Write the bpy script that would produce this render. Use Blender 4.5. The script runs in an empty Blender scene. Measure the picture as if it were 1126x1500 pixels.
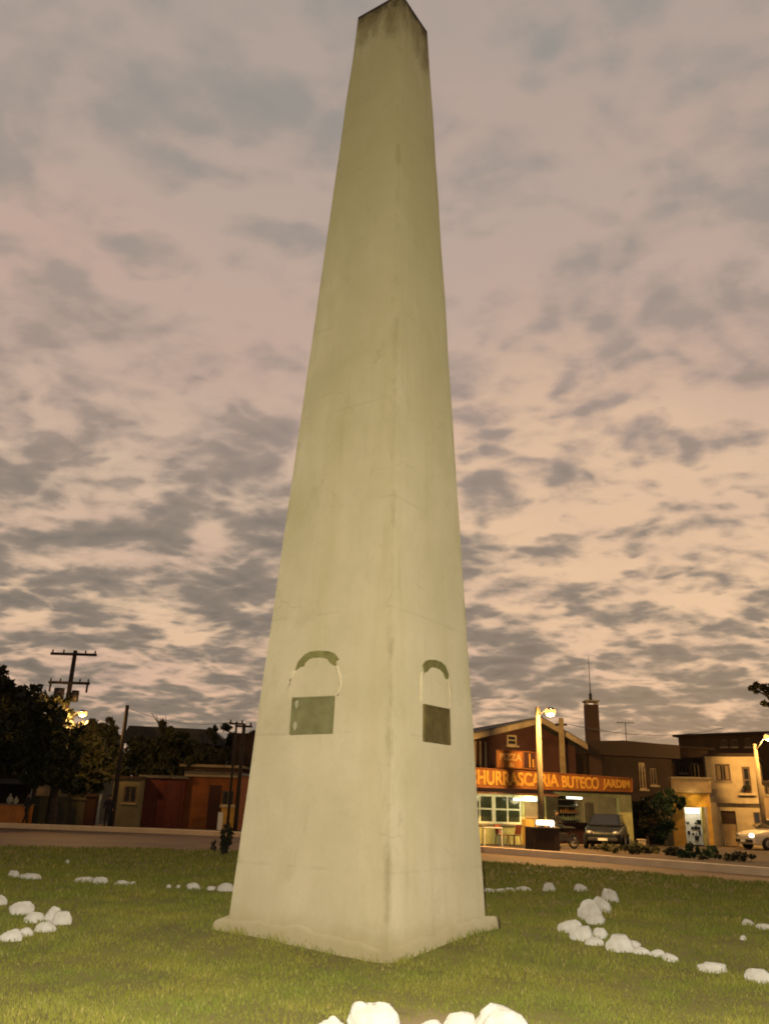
import bpy, bmesh, math, random
import numpy as np
from mathutils import Vector, Matrix, noise
random.seed(7); rng = np.random.default_rng(11)
sc = bpy.context.scene; C = sc.collection
# ------------------------------------------------------------------ camera (solved from the photograph)
PW, PH, F = 1126.0, 1500.0, 1202.0
PITCH, ROLL, EYE = 0.3457, 0.0324, 1.5
rt0, up0, fw = Vector((1, 0, 0)), Vector((0, -math.sin(PITCH), math.cos(PITCH))), Vector((0, math.cos(PITCH), math.sin(PITCH)))
RT = rt0 * math.cos(ROLL) + up0 * math.sin(ROLL); UP = up0 * math.cos(ROLL) - rt0 * math.sin(ROLL)
EYEV = Vector((0, 0, EYE))
def ray(x, y): return fw + RT * ((x - PW / 2) / F) - UP * ((y - PH / 2) / F)
def at(x, y, Y):
    d = ray(x, y); return EYEV + d * (Y / d.y)
def sstep(a, b, t):
    t = min(1, max(0, (t - a) / (b - a))); return t * t * (3 - 2 * t)
def gz(x, y):                                   # gentle mound under the monument
    return -0.15 * (1 - sstep(9.9, 12.3, y)) + 0.02 * noise.noise(Vector((x * .35, y * .35, 0)))
def onground(x, y, z0=None):
    d = ray(x, y); z = 0.0 if z0 is None else z0
    for _ in range(8):
        t = (z - EYE) / d.z; p = EYEV + d * t
        z = gz(p.x, p.y) if z0 is None else z0
    return p
cd = bpy.data.cameras.new('camera'); cam = bpy.data.objects.new('camera', cd); C.objects.link(cam)
M = Matrix((RT, UP, -fw)).transposed().to_4x4(); M.translation = EYEV; cam.matrix_world = M
cd.sensor_fit = 'VERTICAL'; cd.sensor_height = 36; cd.lens = 36 * F / PH; cd.clip_end = 5000; cd.clip_start = .05
sc.camera = cam
sc.cycles.filter_width = 1.9
# ------------------------------------------------------------------ materials
def mat(name, col, rough=.85, var=.3, scale=3.0, bump=.15, metal=0.0, col2=None, det=6, spec=.3):
    m = bpy.data.materials.new(name); m.use_nodes = True; nt = m.node_tree; N = nt.nodes; L = nt.links
    b = N['Principled BSDF']; b.inputs['Roughness'].default_value = rough; b.inputs['Metallic'].default_value = metal
    b.inputs['Specular IOR Level'].default_value = spec
    if rough > .84: b.inputs['Diffuse Roughness'].default_value = 1.0
    tc = N.new('ShaderNodeTexCoord'); n1 = N.new('ShaderNodeTexNoise'); n1.inputs['Scale'].default_value = scale
    n1.inputs['Detail'].default_value = det; n1.inputs['Roughness'].default_value = .65
    L.new(tc.outputs['Object'], n1.inputs['Vector'])
    r = N.new('ShaderNodeValToRGB'); e = r.color_ramp.elements
    c = Vector(col); c2 = Vector(col2) if col2 else c * (1 - var); c1 = c if col2 else c * (1 + var * .5)
    e[0].position = .33; e[0].color = (*c2, 1); e[1].position = .67; e[1].color = (*[min(1, v) for v in c1], 1)
    L.new(n1.outputs['Fac'], r.inputs['Fac']); L.new(r.outputs['Color'], b.inputs['Base Color'])
    if bump:
        n2 = N.new('ShaderNodeTexNoise'); n2.inputs['Scale'].default_value = scale * 9; n2.inputs['Detail'].default_value = 4
        L.new(tc.outputs['Object'], n2.inputs['Vector'])
        bp = N.new('ShaderNodeBump'); bp.inputs['Strength'].default_value = bump; bp.inputs['Distance'].default_value = .03
        L.new(n2.outputs['Fac'], bp.inputs['Height']); L.new(bp.outputs['Normal'], b.inputs['Normal'])
    return m
def emat(name, col, strength):
    m = bpy.data.materials.new(name); m.use_nodes = True; b = m.node_tree.nodes['Principled BSDF']
    b.inputs['Base Color'].default_value = (*[min(.8, v) for v in col], 1); b.inputs['Emission Color'].default_value = (*col, 1)
    b.inputs['Emission Strength'].default_value = strength
    return m
def glass(name, col=(.015, .015, .014), rough=.12):
    return mat(name, col, rough, .2, 2, 0, 0, None, 2, .5)
def corrugated(name, col, col2, freq, rough=.7):
    m = mat(name, col, rough, .3, 2.2, 0, 0, col2); nt = m.node_tree; N = nt.nodes; L = nt.links
    tc = N.new('ShaderNodeTexCoord'); w = N.new('ShaderNodeTexWave'); w.inputs['Scale'].default_value = freq; w.inputs['Distortion'].default_value = .2
    w.bands_direction = 'X'
    L.new(tc.outputs['Object'], w.inputs['Vector']); bp = N.new('ShaderNodeBump'); bp.inputs['Strength'].default_value = .8; bp.inputs['Distance'].default_value = .04
    L.new(w.outputs['Fac'], bp.inputs['Height']); L.new(bp.outputs['Normal'], N['Principled BSDF'].inputs['Normal'])
    return m
def tiles(name, c1, c2, mortar, scale):
    m = mat(name, c1, .85, .3, 3, .1); nt = m.node_tree; N = nt.nodes; L = nt.links
    tc = N.new('ShaderNodeTexCoord'); b = N.new('ShaderNodeTexBrick'); b.inputs['Scale'].default_value = scale
    for k, c in (('Color1', c1), ('Color2', c2), ('Mortar', mortar)): b.inputs[k].default_value = (*c, 1)
    mp = N.new('ShaderNodeMapping'); mp.inputs['Rotation'].default_value = (math.radians(90), 0, 0)
    L.new(tc.outputs['Object'], mp.inputs['Vector']); L.new(mp.outputs['Vector'], b.inputs['Vector'])
    L.new(b.outputs['Color'], N['Principled BSDF'].inputs['Base Color'])
    return m
K = {}
K['wood_pole'] = mat('weathered_pole', (.03, .022, .017), .9, .4, 4)
K['concrete_pole'] = mat('concrete_pole', (.15, .115, .065), .85, .35, 3)
K['metal_dark'] = mat('dark_metal', (.04, .036, .033), .5, .3, 6, .05, .4)
K['metal_grey'] = mat('grey_metal', (.25, .24, .22), .45, .3, 6, .05, .5)
K['sodium'] = emat('sodium_bulb', (1, .44, .10), 2.4)
K['tube'] = emat('fluorescent_tube', (1, .95, .72), 5)
K['tube_soft'] = emat('fluorescent_panel', (1, .92, .55), 1.5)
K['headlight'] = emat('lit_headlight', (1, .9, .72), 2.5)
K['headlight_hot'] = emat('lit_headlight_bright', (1, .95, .85), 6)
K['glass'] = glass('dark_glass')
K['shutter'] = mat('brown_shutter', (.1, .065, .035), .7, .3, 5)
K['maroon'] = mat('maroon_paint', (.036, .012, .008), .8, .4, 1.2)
K['red_sheet'] = corrugated('rusty_red_sheet', (.09, .017, .011), (.06, .013, .009), 3)
K['rust_orange'] = mat('orange_plaster', (.25, .085, .02), .9, .35, 1.3, .15, 0, (.15, .05, .014))
K['cream'] = mat('cream_plaster', (.5, .41, .25), .88, .3, 1.4, .12, 0, (.36, .29, .17))
K['tan'] = mat('tan_plaster', (.32, .23, .12), .88, .3, 1.4)
K['yellow'] = mat('yellow_plaster', (.5, .3, .06), .88, .3, 1.8)
K['greywall'] = mat('grey_green_plaster', (.085, .076, .045), .9, .35, 1.1, .1, 0, (.055, .05, .03))
K['palewall'] = mat('pale_green_plaster', (.15, .132, .08), .9, .3, 1.1, .1, 0, (.1, .088, .05))
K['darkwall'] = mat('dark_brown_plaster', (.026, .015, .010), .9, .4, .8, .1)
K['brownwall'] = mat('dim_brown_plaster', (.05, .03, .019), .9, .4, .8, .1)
K['roof_grey'] = corrugated('fibre_cement_roof', (.11, .1, .08), (.07, .065, .05), 6)
K['roof_dark'] = tiles('dark_roof_tiles', (.03, .018, .013), (.04, .023, .016), (.014, .01, .008), 4)
K['fascia'] = mat('tan_fascia', (.22, .175, .11), .8, .3, 2)
K['white_frame'] = mat('white_window_frame', (.6, .6, .45), .6, .2, 4)
K['green_wall'] = mat('yellow_green_wall', (.42, .4, .16), .8, .3, 2)
K['sign_red'] = mat('red_orange_signboard', (.17, .06, .012), .7, .35, 2.5, .05)
K['sign_orange'] = mat('orange_signboard', (.27, .1, .014), .7, .3, 2.5, .05)
K['letter'] = mat('yellow_orange_letters', (.42, .22, .03), .7, .3, 5, 0)
K['letter_pale'] = mat('pale_orange_letters', (.5, .29, .09), .7, .3, 5, 0)
K['carblack'] = mat('dark_car_paint', (.010, .013, .011), .4, .3, 3, 0, 0, None, 2, .2)
K['carwhite'] = mat('pale_car_paint', (.5, .45, .36), .35, .15, 3, 0, 0, None, 2, .5)
K['tyre'] = mat('black_rubber', (.015, .014, .013), .9, .3, 8)
K['rim'] = mat('wheel_rim', (.3, .29, .27), .4, .2, 5, 0, .6)
K['leaf_dark'] = mat('dark_foliage', (.035, .036, .012), .8, .5, .9, 0, 0, (.014, .015, .007))
K['leaf_olive'] = mat('olive_foliage', (.06, .058, .018), .8, .5, .9, 0, 0, (.025, .026, .009))
K['leaf_green'] = mat('green_foliage', (.035, .06, .022), .8, .5, .9, 0, 0, (.012, .028, .012))
K['bark'] = mat('bark', (.05, .038, .027), .95, .4, 4, .4)
K['cloth_dark'] = mat('dark_cloth', (.02, .018, .018), .9, .3, 6)
K['cloth_pale'] = mat('pale_cloth', (.4, .38, .3), .9, .3, 6)
K['skin'] = mat('skin', (.22, .12, .07), .6, .2, 6, 0)
K['hair'] = mat('dark_hair', (.015, .011, .009), .7, .3, 9)
K['plastic_red'] = mat('red_orange_plastic', (.22, .055, .02), .5, .2, 4, 0)
K['plastic_white'] = mat('white_plastic', (.7, .68, .58), .5, .15, 4, 0)
K['brick'] = tiles('chimney_brick', (.05, .026, .019), (.065, .033, .022), (.04, .03, .023), 7)
K['stall_orange'] = mat('orange_stall_paint', (.5, .18, .04), .8, .3, 2)
# ------------------------------------------------------------------ mesh helpers
class MB:
    def __init__(s): s.v = []; s.f = []
    def add(s, vs, fs):
        o = len(s.v); s.v += [tuple(v) for v in vs]; s.f += [tuple(i + o for i in f) for f in fs]; return s
    def box(s, a, b):
        x0, y0, z0 = a; x1, y1, z1 = b
        return s.add([(x0, y0, z0), (x1, y0, z0), (x1, y1, z0), (x0, y1, z0), (x0, y0, z1), (x1, y0, z1), (x1, y1, z1), (x0, y1, z1)],
                     [(0, 3, 2, 1), (4, 5, 6, 7), (0, 1, 5, 4), (1, 2, 6, 5), (2, 3, 7, 6), (3, 0, 4, 7)])
    def tube(s, pts, r, n=10, cap=True):
        pts = [Vector(p) for p in pts]; rs = r if isinstance(r, (list, tuple)) else [r] * len(pts); vs = []; fs = []
        for i, p in enumerate(pts):
            d = (pts[min(i + 1, len(pts) - 1)] - pts[max(i - 1, 0)]).normalized()
            a = d.orthogonal().normalized() if abs(d.z) > .95 else d.cross(Vector((0, 0, 1))).normalized(); b = d.cross(a)
            for k in range(n):
                t = 2 * math.pi * k / n; vs.append(p + (a * math.cos(t) + b * math.sin(t)) * rs[i])
        for i in range(len(pts) - 1):
            for k in range(n):
                fs.append((i * n + k, i * n + (k + 1) % n, (i + 1) * n + (k + 1) % n, (i + 1) * n + k))
        if cap: fs += [tuple(range(n - 1, -1, -1)), tuple((len(pts) - 1) * n + k for k in range(n))]
        return s.add(vs, fs)
    def prism(s, poly, off):                       # poly: 3D points, off: extrude vector
        n = len(poly); off = Vector(off); P = [Vector(p) for p in poly]
        return s.add(P + [p + off for p in P], [tuple(range(n - 1, -1, -1)), tuple(range(n, 2 * n))] + [(i, (i + 1) % n, n + (i + 1) % n, n + i) for i in range(n)])
    def ball(s, c, r, seg=12, rings=8):
        c = Vector(c); r = Vector(r if isinstance(r, (tuple, list)) else (r, r, r)); vs = [c + Vector((0, 0, r.z))]; fs = []
        for i in range(1, rings):
            p = math.pi * i / rings
            for k in range(seg):
                t = 2 * math.pi * k / seg; vs.append(c + Vector((r.x * math.sin(p) * math.cos(t), r.y * math.sin(p) * math.sin(t), r.z * math.cos(p))))
        vs.append(c - Vector((0, 0, r.z))); b = len(vs) - 1
        for k in range(seg):
            fs.append((0, 1 + k, 1 + (k + 1) % seg)); fs.append((b, b - seg + (k + 1) % seg, b - seg + k))
            for i in range(rings - 2):
                o = 1 + i * seg; fs.append((o + k, o + seg + k, o + seg + (k + 1) % seg, o + (k + 1) % seg))
        return s.add(vs, fs)
    def build(s, name, m, parent=None, smooth=False, bevel=0, fix=True):
        me = bpy.data.meshes.new(name); me.from_pydata(s.v, [], s.f)
        if bevel or fix:
            bm = bmesh.new(); bm.from_mesh(me)
            if fix: bmesh.ops.recalc_face_normals(bm, faces=bm.faces)
            if bevel:
                es = [e for e in bm.edges if len(e.link_faces) == 2 and e.calc_face_angle(0) > .5]
                bmesh.ops.bevel(bm, geom=es, offset=bevel, segments=2, profile=.6, affect='EDGES', clamp_overlap=True)
            bm.to_mesh(me); bm.free()
        if smooth:
            for p in me.polygons: p.use_smooth = True
        me.materials.append(m); o = bpy.data.objects.new(name, me); C.objects.link(o)
        if parent: o.parent = parent
        return o
def tag(o, label=None, cat=None, group=None, kind=None):
    if label: o['label'] = label
    if cat: o['category'] = cat
    if group: o['group'] = group
    if kind: o['kind'] = kind
    return o
def thing(name, label, cat, loc, rz=0, group=None):
    o = bpy.data.objects.new(name, None); C.objects.link(o); o.location = loc; o.rotation_euler = (0, 0, rz); o.empty_display_size = .2
    return tag(o, label, cat, group)
def copy_tree(o, parent=None):
    c = o.copy(); C.objects.link(c)
    if parent: c.parent = parent
    for ch in list(o.children): copy_tree(ch, c)
    return c
def lamp(name, loc, power, col, r=.1):
    l = bpy.data.lights.new(name, 'POINT'); l.energy = power; l.color = col; l.shadow_soft_size = r
    o = bpy.data.objects.new(name, l); C.objects.link(o); o.location = loc; return o
# ------------------------------------------------------------------ sky and light
w = bpy.data.worlds.new('World'); sc.world = w; w.use_nodes = True; w.cycles.sampling_method = 'MANUAL'; w.cycles.sample_map_resolution = 256; nt = w.node_tree; N = nt.nodes; L = nt.links; N.clear()
SUN_EL, SUN_AZ = math.radians(3), math.radians(20)
def nd(t, **kw):
    n = N.new(t)
    for k, v in kw.items(): setattr(n, k, v)
    return n
def mth(op, a, b=None, c=None, clamp=False):
    n = nd('ShaderNodeMath', operation=op, use_clamp=clamp)
    for i, v in enumerate((a, b, c)):
        if v is None: continue
        if hasattr(v, 'is_linked'): L.new(v, n.inputs[i])
        else: n.inputs[i].default_value = v
    return n.outputs[0]
def ramp(fac, stops, interp='LINEAR'):
    r = nd('ShaderNodeValToRGB'); r.color_ramp.interpolation = interp; e = r.color_ramp.elements
    while len(e) < len(stops): e.new(.5)
    for el, (p, c) in zip(e, stops): el.position = p; el.color = (*c, 1) if len(c) == 3 else c
    L.new(fac, r.inputs['Fac']); return r.outputs['Color']
def mix(fac, a, b, bt='MIX'):
    n = nd('ShaderNodeMix', data_type='RGBA', blend_type=bt)
    for i, v in ((0, fac), (6, a), (7, b)):
        if hasattr(v, 'is_linked'): L.new(v, n.inputs[i])
        else: n.inputs[i].default_value = v if i == 0 else (*v, 1)
    return n.outputs[2]
def srgb(r, g, b): return tuple(((v / 255 + .055) / 1.055) ** 2.4 for v in (r, g, b))
tc = nd('ShaderNodeTexCoord'); sp = nd('ShaderNodeSeparateXYZ'); L.new(tc.outputs['Generated'], sp.inputs[0])
dx, dy, dz = sp.outputs
zc = mth('MAXIMUM', dz, 0.0); den = mth('ADD', zc, .20)
cb = nd('ShaderNodeCombineXYZ'); L.new(mth('DIVIDE', dx, den), cb.inputs[0]); L.new(mth('DIVIDE', dy, den), cb.inputs[1])
def cloudnoise(scale, det, rough, off, rot=0.3, sy=1.0, dist=0.0):
    mp = nd('ShaderNodeMapping'); mp.inputs['Location'].default_value = off; mp.inputs['Rotation'].default_value = (0, 0, rot); mp.inputs['Scale'].default_value = (1, sy, 1)
    L.new(cb.outputs[0], mp.inputs[0]); n = nd('ShaderNodeTexNoise'); n.inputs['Scale'].default_value = scale; n.inputs['Detail'].default_value = det
    n.inputs['Roughness'].default_value = rough; n.inputs['Distortion'].default_value = dist; L.new(mp.outputs[0], n.inputs['Vector']); return n.outputs['Fac']
big = cloudnoise(.9, 3, .5, (3.1, 1.7, 0), .5, 1.2)
midn = cloudnoise(5.2, 7, .58, (7.3, 2.2, 0), .35, 1.25, .1)
fine = cloudnoise(20, 4, .62, (1.3, 9.2, 0), .6, 1.2, .3)
# rounded altocumulus lumps: smooth cells warped by noise
wn = nd('ShaderNodeTexNoise'); wn.inputs['Scale'].default_value = 3.0; wn.inputs['Detail'].default_value = 4; L.new(cb.outputs[0], wn.inputs['Vector'])
wv = nd('ShaderNodeVectorMath', operation='MULTIPLY_ADD'); L.new(wn.outputs['Color'], wv.inputs[0]); wv.inputs[1].default_value = (.34, .34, 0); L.new(cb.outputs[0], wv.inputs[2])
def lumps(scale, off):
    mp = nd('ShaderNodeMapping'); mp.inputs['Location'].default_value = off; mp.inputs['Rotation'].default_value = (0, 0, .4); mp.inputs['Scale'].default_value = (1, 1.25, 1); L.new(wv.outputs[0], mp.inputs[0])
    v = nd('ShaderNodeTexVoronoi', feature='SMOOTH_F1'); v.inputs['Scale'].default_value = scale; v.inputs['Smoothness'].default_value = .6; L.new(mp.outputs[0], v.inputs['Vector']); return v.outputs['Distance']
lump = mth('ADD', mth('MULTIPLY', lumps(7.2, (2.2, 5.1, 0)), -.38), mth('MULTIPLY', lumps(17, (8.2, 1.1, 0)), -.24))
dens = mth('ADD', mth('ADD', mth('MULTIPLY', big, .40), mth('MULTIPLY', midn, .62)), mth('ADD', mth('MULTIPLY', fine, .20), mth('ADD', lump, .38)))
cov = ramp(zc, [(0, (.36,) * 3), (.08, (.30,) * 3), (.15, (.255,) * 3), (.26, (.22,) * 3), (.40, (.175,) * 3), (.62, (.16,) * 3), (.8, (.16,) * 3)])
covs = nd('ShaderNodeSeparateColor'); L.new(cov, covs.inputs[0])
dd = mth('ADD', dens, covs.outputs[0])
cloud = nd('ShaderNodeMapRange'); cloud.interpolation_type = 'SMOOTHSTEP'; cloud.inputs['From Min'].default_value = .74; cloud.inputs['From Max'].default_value = 1.0
L.new(dd, cloud.inputs['Value']); cl = cloud.outputs['Result']
thick = nd('ShaderNodeMapRange'); thick.inputs['From Min'].default_value = .90; thick.inputs['From Max'].default_value = 1.16; thick.inputs['To Max'].default_value = .9; L.new(dd, thick.inputs['Value'])
gap = ramp(zc, [(0, srgb(186, 152, 130)), (.10, srgb(222, 180, 150)), (.22, srgb(224, 190, 156)), (.36, srgb(206, 178, 154)), (.50, srgb(190, 165, 149)), (.66, srgb(180, 160, 148)), (.8, srgb(168, 154, 144))])
grey = ramp(zc, [(0, srgb(142, 124, 108)), (.14, srgb(140, 125, 111)), (.3, srgb(150, 134, 120)), (.46, srgb(170, 148, 136)), (.62, srgb(163, 148, 138)), (.8, srgb(152, 145, 138))])
dark = ramp(zc, [(0, srgb(118, 106, 96)), (.14, srgb(116, 105, 95)), (.3, srgb(126, 115, 105)), (.5, srgb(152, 137, 127)), (.65, srgb(149, 142, 135)), (.85, srgb(140, 139, 134))])
grey = mix(thick.outputs[0], grey, dark)
# warm break where the sun went down, low on the right
gd = nd('ShaderNodeVectorMath', operation='DOT_PRODUCT'); L.new(tc.outputs['Generated'], gd.inputs[0]); gd.inputs[1].default_value = (.255, .935, .25)
gl = nd('ShaderNodeMapRange'); gl.interpolation_type = 'SMOOTHSTEP'; gl.inputs['From Min'].default_value = .93; gl.inputs['From Max'].default_value = 1.0; L.new(gd.outputs['Value'], gl.inputs['Value'])
glw = mth('MULTIPLY', gl.outputs[0], .6)
gap = mix(glw, gap, srgb(232, 192, 154))
sky = nd('ShaderNodeTexSky', sky_type='NISHITA'); sky.sun_disc = False; sky.sun_elevation = SUN_EL; sky.sun_rotation = SUN_AZ; sky.altitude = 20
pinkn = cloudnoise(1.3, 5, .55, (12.3, 4.4, 0), .2, 1.4)
pk = nd('ShaderNodeMapRange'); pk.inputs['From Min'].default_value = .45; pk.inputs['From Max'].default_value = .7; pk.inputs['To Max'].default_value = .65; L.new(pinkn, pk.inputs['Value'])
gap2 = mix(pk.outputs[0], gap, srgb(194, 162, 146))
nish = mix(1.0, sky.outputs[0], (.004, .004, .004), 'MULTIPLY')
skyc = mix(cl, gap2, grey)
skyc = mix(1.0, skyc, nish, 'ADD')
# the dusk sky is dimmer in the east, behind the photographer
back = nd('ShaderNodeMapRange'); back.interpolation_type = 'SMOOTHSTEP'; back.inputs['From Min'].default_value = -.5; back.inputs['From Max'].default_value = .45
back.inputs['To Min'].default_value = .38; back.inputs['To Max'].default_value = 1; L.new(dy, back.inputs['Value'])
skyc = mix(1.0, skyc, back.outputs[0], 'MULTIPLY')
bg = nd('ShaderNodeBackground'); bg.inputs['Strength'].default_value = 1.03; L.new(skyc, bg.inputs['Color'])
out = nd('ShaderNodeOutputWorld'); L.new(bg.outputs[0], out.inputs['Surface'])
sl = bpy.data.lights.new('sun', 'SUN'); sl.energy = .12; sl.angle = math.radians(12); sl.color = (1, .7, .5)
so = bpy.data.objects.new('sun', sl); C.objects.link(so)
sd = Vector((math.sin(SUN_AZ) * math.cos(SUN_EL), math.cos(SUN_AZ) * math.cos(SUN_EL), math.sin(SUN_EL)))
so.rotation_euler = sd.to_track_quat('Z', 'Y').to_euler()
# the photographer's flash, a few centimetres left of the lens (the photo shows its hard shadows and falloff)
fl = lamp('camera_flash', EYEV + RT * -.075 + UP * .03 + fw * .02, 4150, (1, .93, .78), .012)
sc.view_settings.view_transform = 'Standard'; sc.view_settings.look = 'None'; sc.view_settings.gamma = 1; sc.view_settings.exposure = 0
# ------------------------------------------------------------------ setting: ground, road, kerb, lawn
def interp(pts, n):
    # Catmull-Rom through 2D points
    P = [Vector((*p, 0)) for p in pts]; P = [P[0] * 2 - P[1]] + P + [P[-1] * 2 - P[-2]]; o = []
    for i in range(1, len(P) - 2):
        for k in range(n):
            t = k / n; a, b, c, d = P[i - 1:i + 3]
            o.append(.5 * ((2 * b) + (c - a) * t + (2 * a - 5 * b + 4 * c - d) * t * t + (3 * b - a - 3 * c + d) * t ** 3))
    o.append(P[-2]); return o
ISL = interp([(-46, 14), (-30, 21), (-17, 26.2), (-11.6, 27.9), (-5, 29.6), (0, 29.5), (3.4, 28), (10.1, 22.8), (16, 16.6), (22, 8)], 8)
KRB = interp([(-60, 47), (-30, 45.6), (-17, 44.6), (-9, 43.4), (-2, 40.5), (4.25, 34.9), (8.0, 30.4), (11.6, 26.1), (16, 20.8), (24, 11)], 8)
def isl_y(x):
    for a, b in zip(ISL, ISL[1:]):
        if a.x <= x <= b.x: return a.y + (b.y - a.y) * (x - a.x) / (b.x - a.x)
    return ISL[0].y if x < ISL[0].x else ISL[-1].y
asph = mat('worn_asphalt', (.15, .095, .045), .8, .35, .5, .3, 0, (.09, .058, .03))
dirt = mat('dusty_earth', (.13, .085, .045), .95, .4, .35, .3, 0, (.075, .05, .028))
MB().add([(-600, -200, -.34), (600, -200, -.34), (600, 1500, -.34), (-600, 1500, -.34)], [(0, 1, 2, 3)]).build('ground', dirt).__setitem__('kind', 'structure')
n = len(KRB); mb = MB()
# road sheet: from well inside the lawn out to the kerb
inner = [Vector((-46 + 68 * i / (n - 1), min(isl_y(-46 + 68 * i / (n - 1)) - 1.5, 27), 0)) for i in range(n)]
mb.add([(p.x, p.y, -.05) for p in inner] + [(p.x, p.y, -.05) for p in KRB], [(i, i + 1, n + i + 1, n + i) for i in range(n - 1)])
tag(mb.build('road', asph), kind='structure')
mb = MB()
mb.add([(p.x, p.y + .12, .09) for p in KRB] + [(p.x + (26 if i > n * .6 else 0), max(p.y, 70), .09) for i, p in enumerate(KRB)], [(i, i + 1, n + i + 1, n + i) for i in range(n - 1)])
tag(mb.build('pavement', mat('pavement_earth', (.11, .075, .045), .95, .4, .5, .3, 0, (.06, .042, .026))), kind='structure')
kerbm = mat('whitewashed_kerb', (.8, .62, .4), .88, .3, .9, .1, 0, (.66, .5, .3))
mb = MB(); vs = []
for i, p in enumerate(KRB):
    t = (KRB[min(i + 1, n - 1)] - KRB[max(i - 1, 0)]).normalized(); q = Vector((-t.y, t.x, 0))
    vs += [(*(p - q * .02)[:2], -.1), (*(p)[:2], .17), (*(p + q * .32)[:2], .18), (*(p + q * .30)[:2], -.1)]
mb.add(vs, [(i * 4 + k, i * 4 + 4 + k, i * 4 + 5 + k, i * 4 + 1 + k) for i in range(n - 1) for k in range(3)])
tag(mb.build('kerb', kerbm), kind='structure')
# lawn with the mound
lawnm = mat('lawn_soil', (.17, .145, .04), .95, .4, 1.1, .5, 0, (.11, .09, .03))
nt = lawnm.node_tree; N = nt.nodes; L = nt.links
def sandy():
    t = nd('ShaderNodeTexCoord'); d = nd('ShaderNodeVectorMath', operation='DISTANCE'); L.new(t.outputs['Object'], d.inputs[0]); d.inputs[1].default_value = (.66, 7.62, -.15)
    q = nd('ShaderNodeTexNoise'); q.inputs['Scale'].default_value = 2.5; q.inputs['Detail'].default_value = 6; L.new(t.outputs['Object'], q.inputs[0])
    r = nd('ShaderNodeMapRange'); r.interpolation_type = 'SMOOTHSTEP'; r.inputs['From Min'].default_value = .25; r.inputs['From Max'].default_value = 1.0; r.inputs['To Min'].default_value = 1; r.inputs['To Max'].default_value = 0
    L.new(mth('ADD', d.outputs['Value'], mth('MULTIPLY', mth('SUBTRACT', q.outputs['Fac'], .5), 1.2)), r.inputs['Value'])
    b = N['Principled BSDF']; src = b.inputs['Base Color'].links[0].from_socket
    L.new(mix(r.outputs[0], src, (.23, .17, .08)), b.inputs['Base Color'])
sandy()
mb = MB(); nx, ny = 150, 110; vs = []
for i in range(nx):
    x = -45.5 + 67 * i / (nx - 1)
    for j in range(ny):
        t = j / (ny - 1); y = -8 + (isl_y(x) + 8) * t; vs.append((x, y, gz(x, y)))
mb.add(vs, [(i * ny + j, (i + 1) * ny + j, (i + 1) * ny + j + 1, i * ny + j + 1) for i in range(nx - 1) for j in range(ny - 1)])
tag(mb.build('lawn_ground', lawnm, smooth=True), kind='structure')
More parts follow.
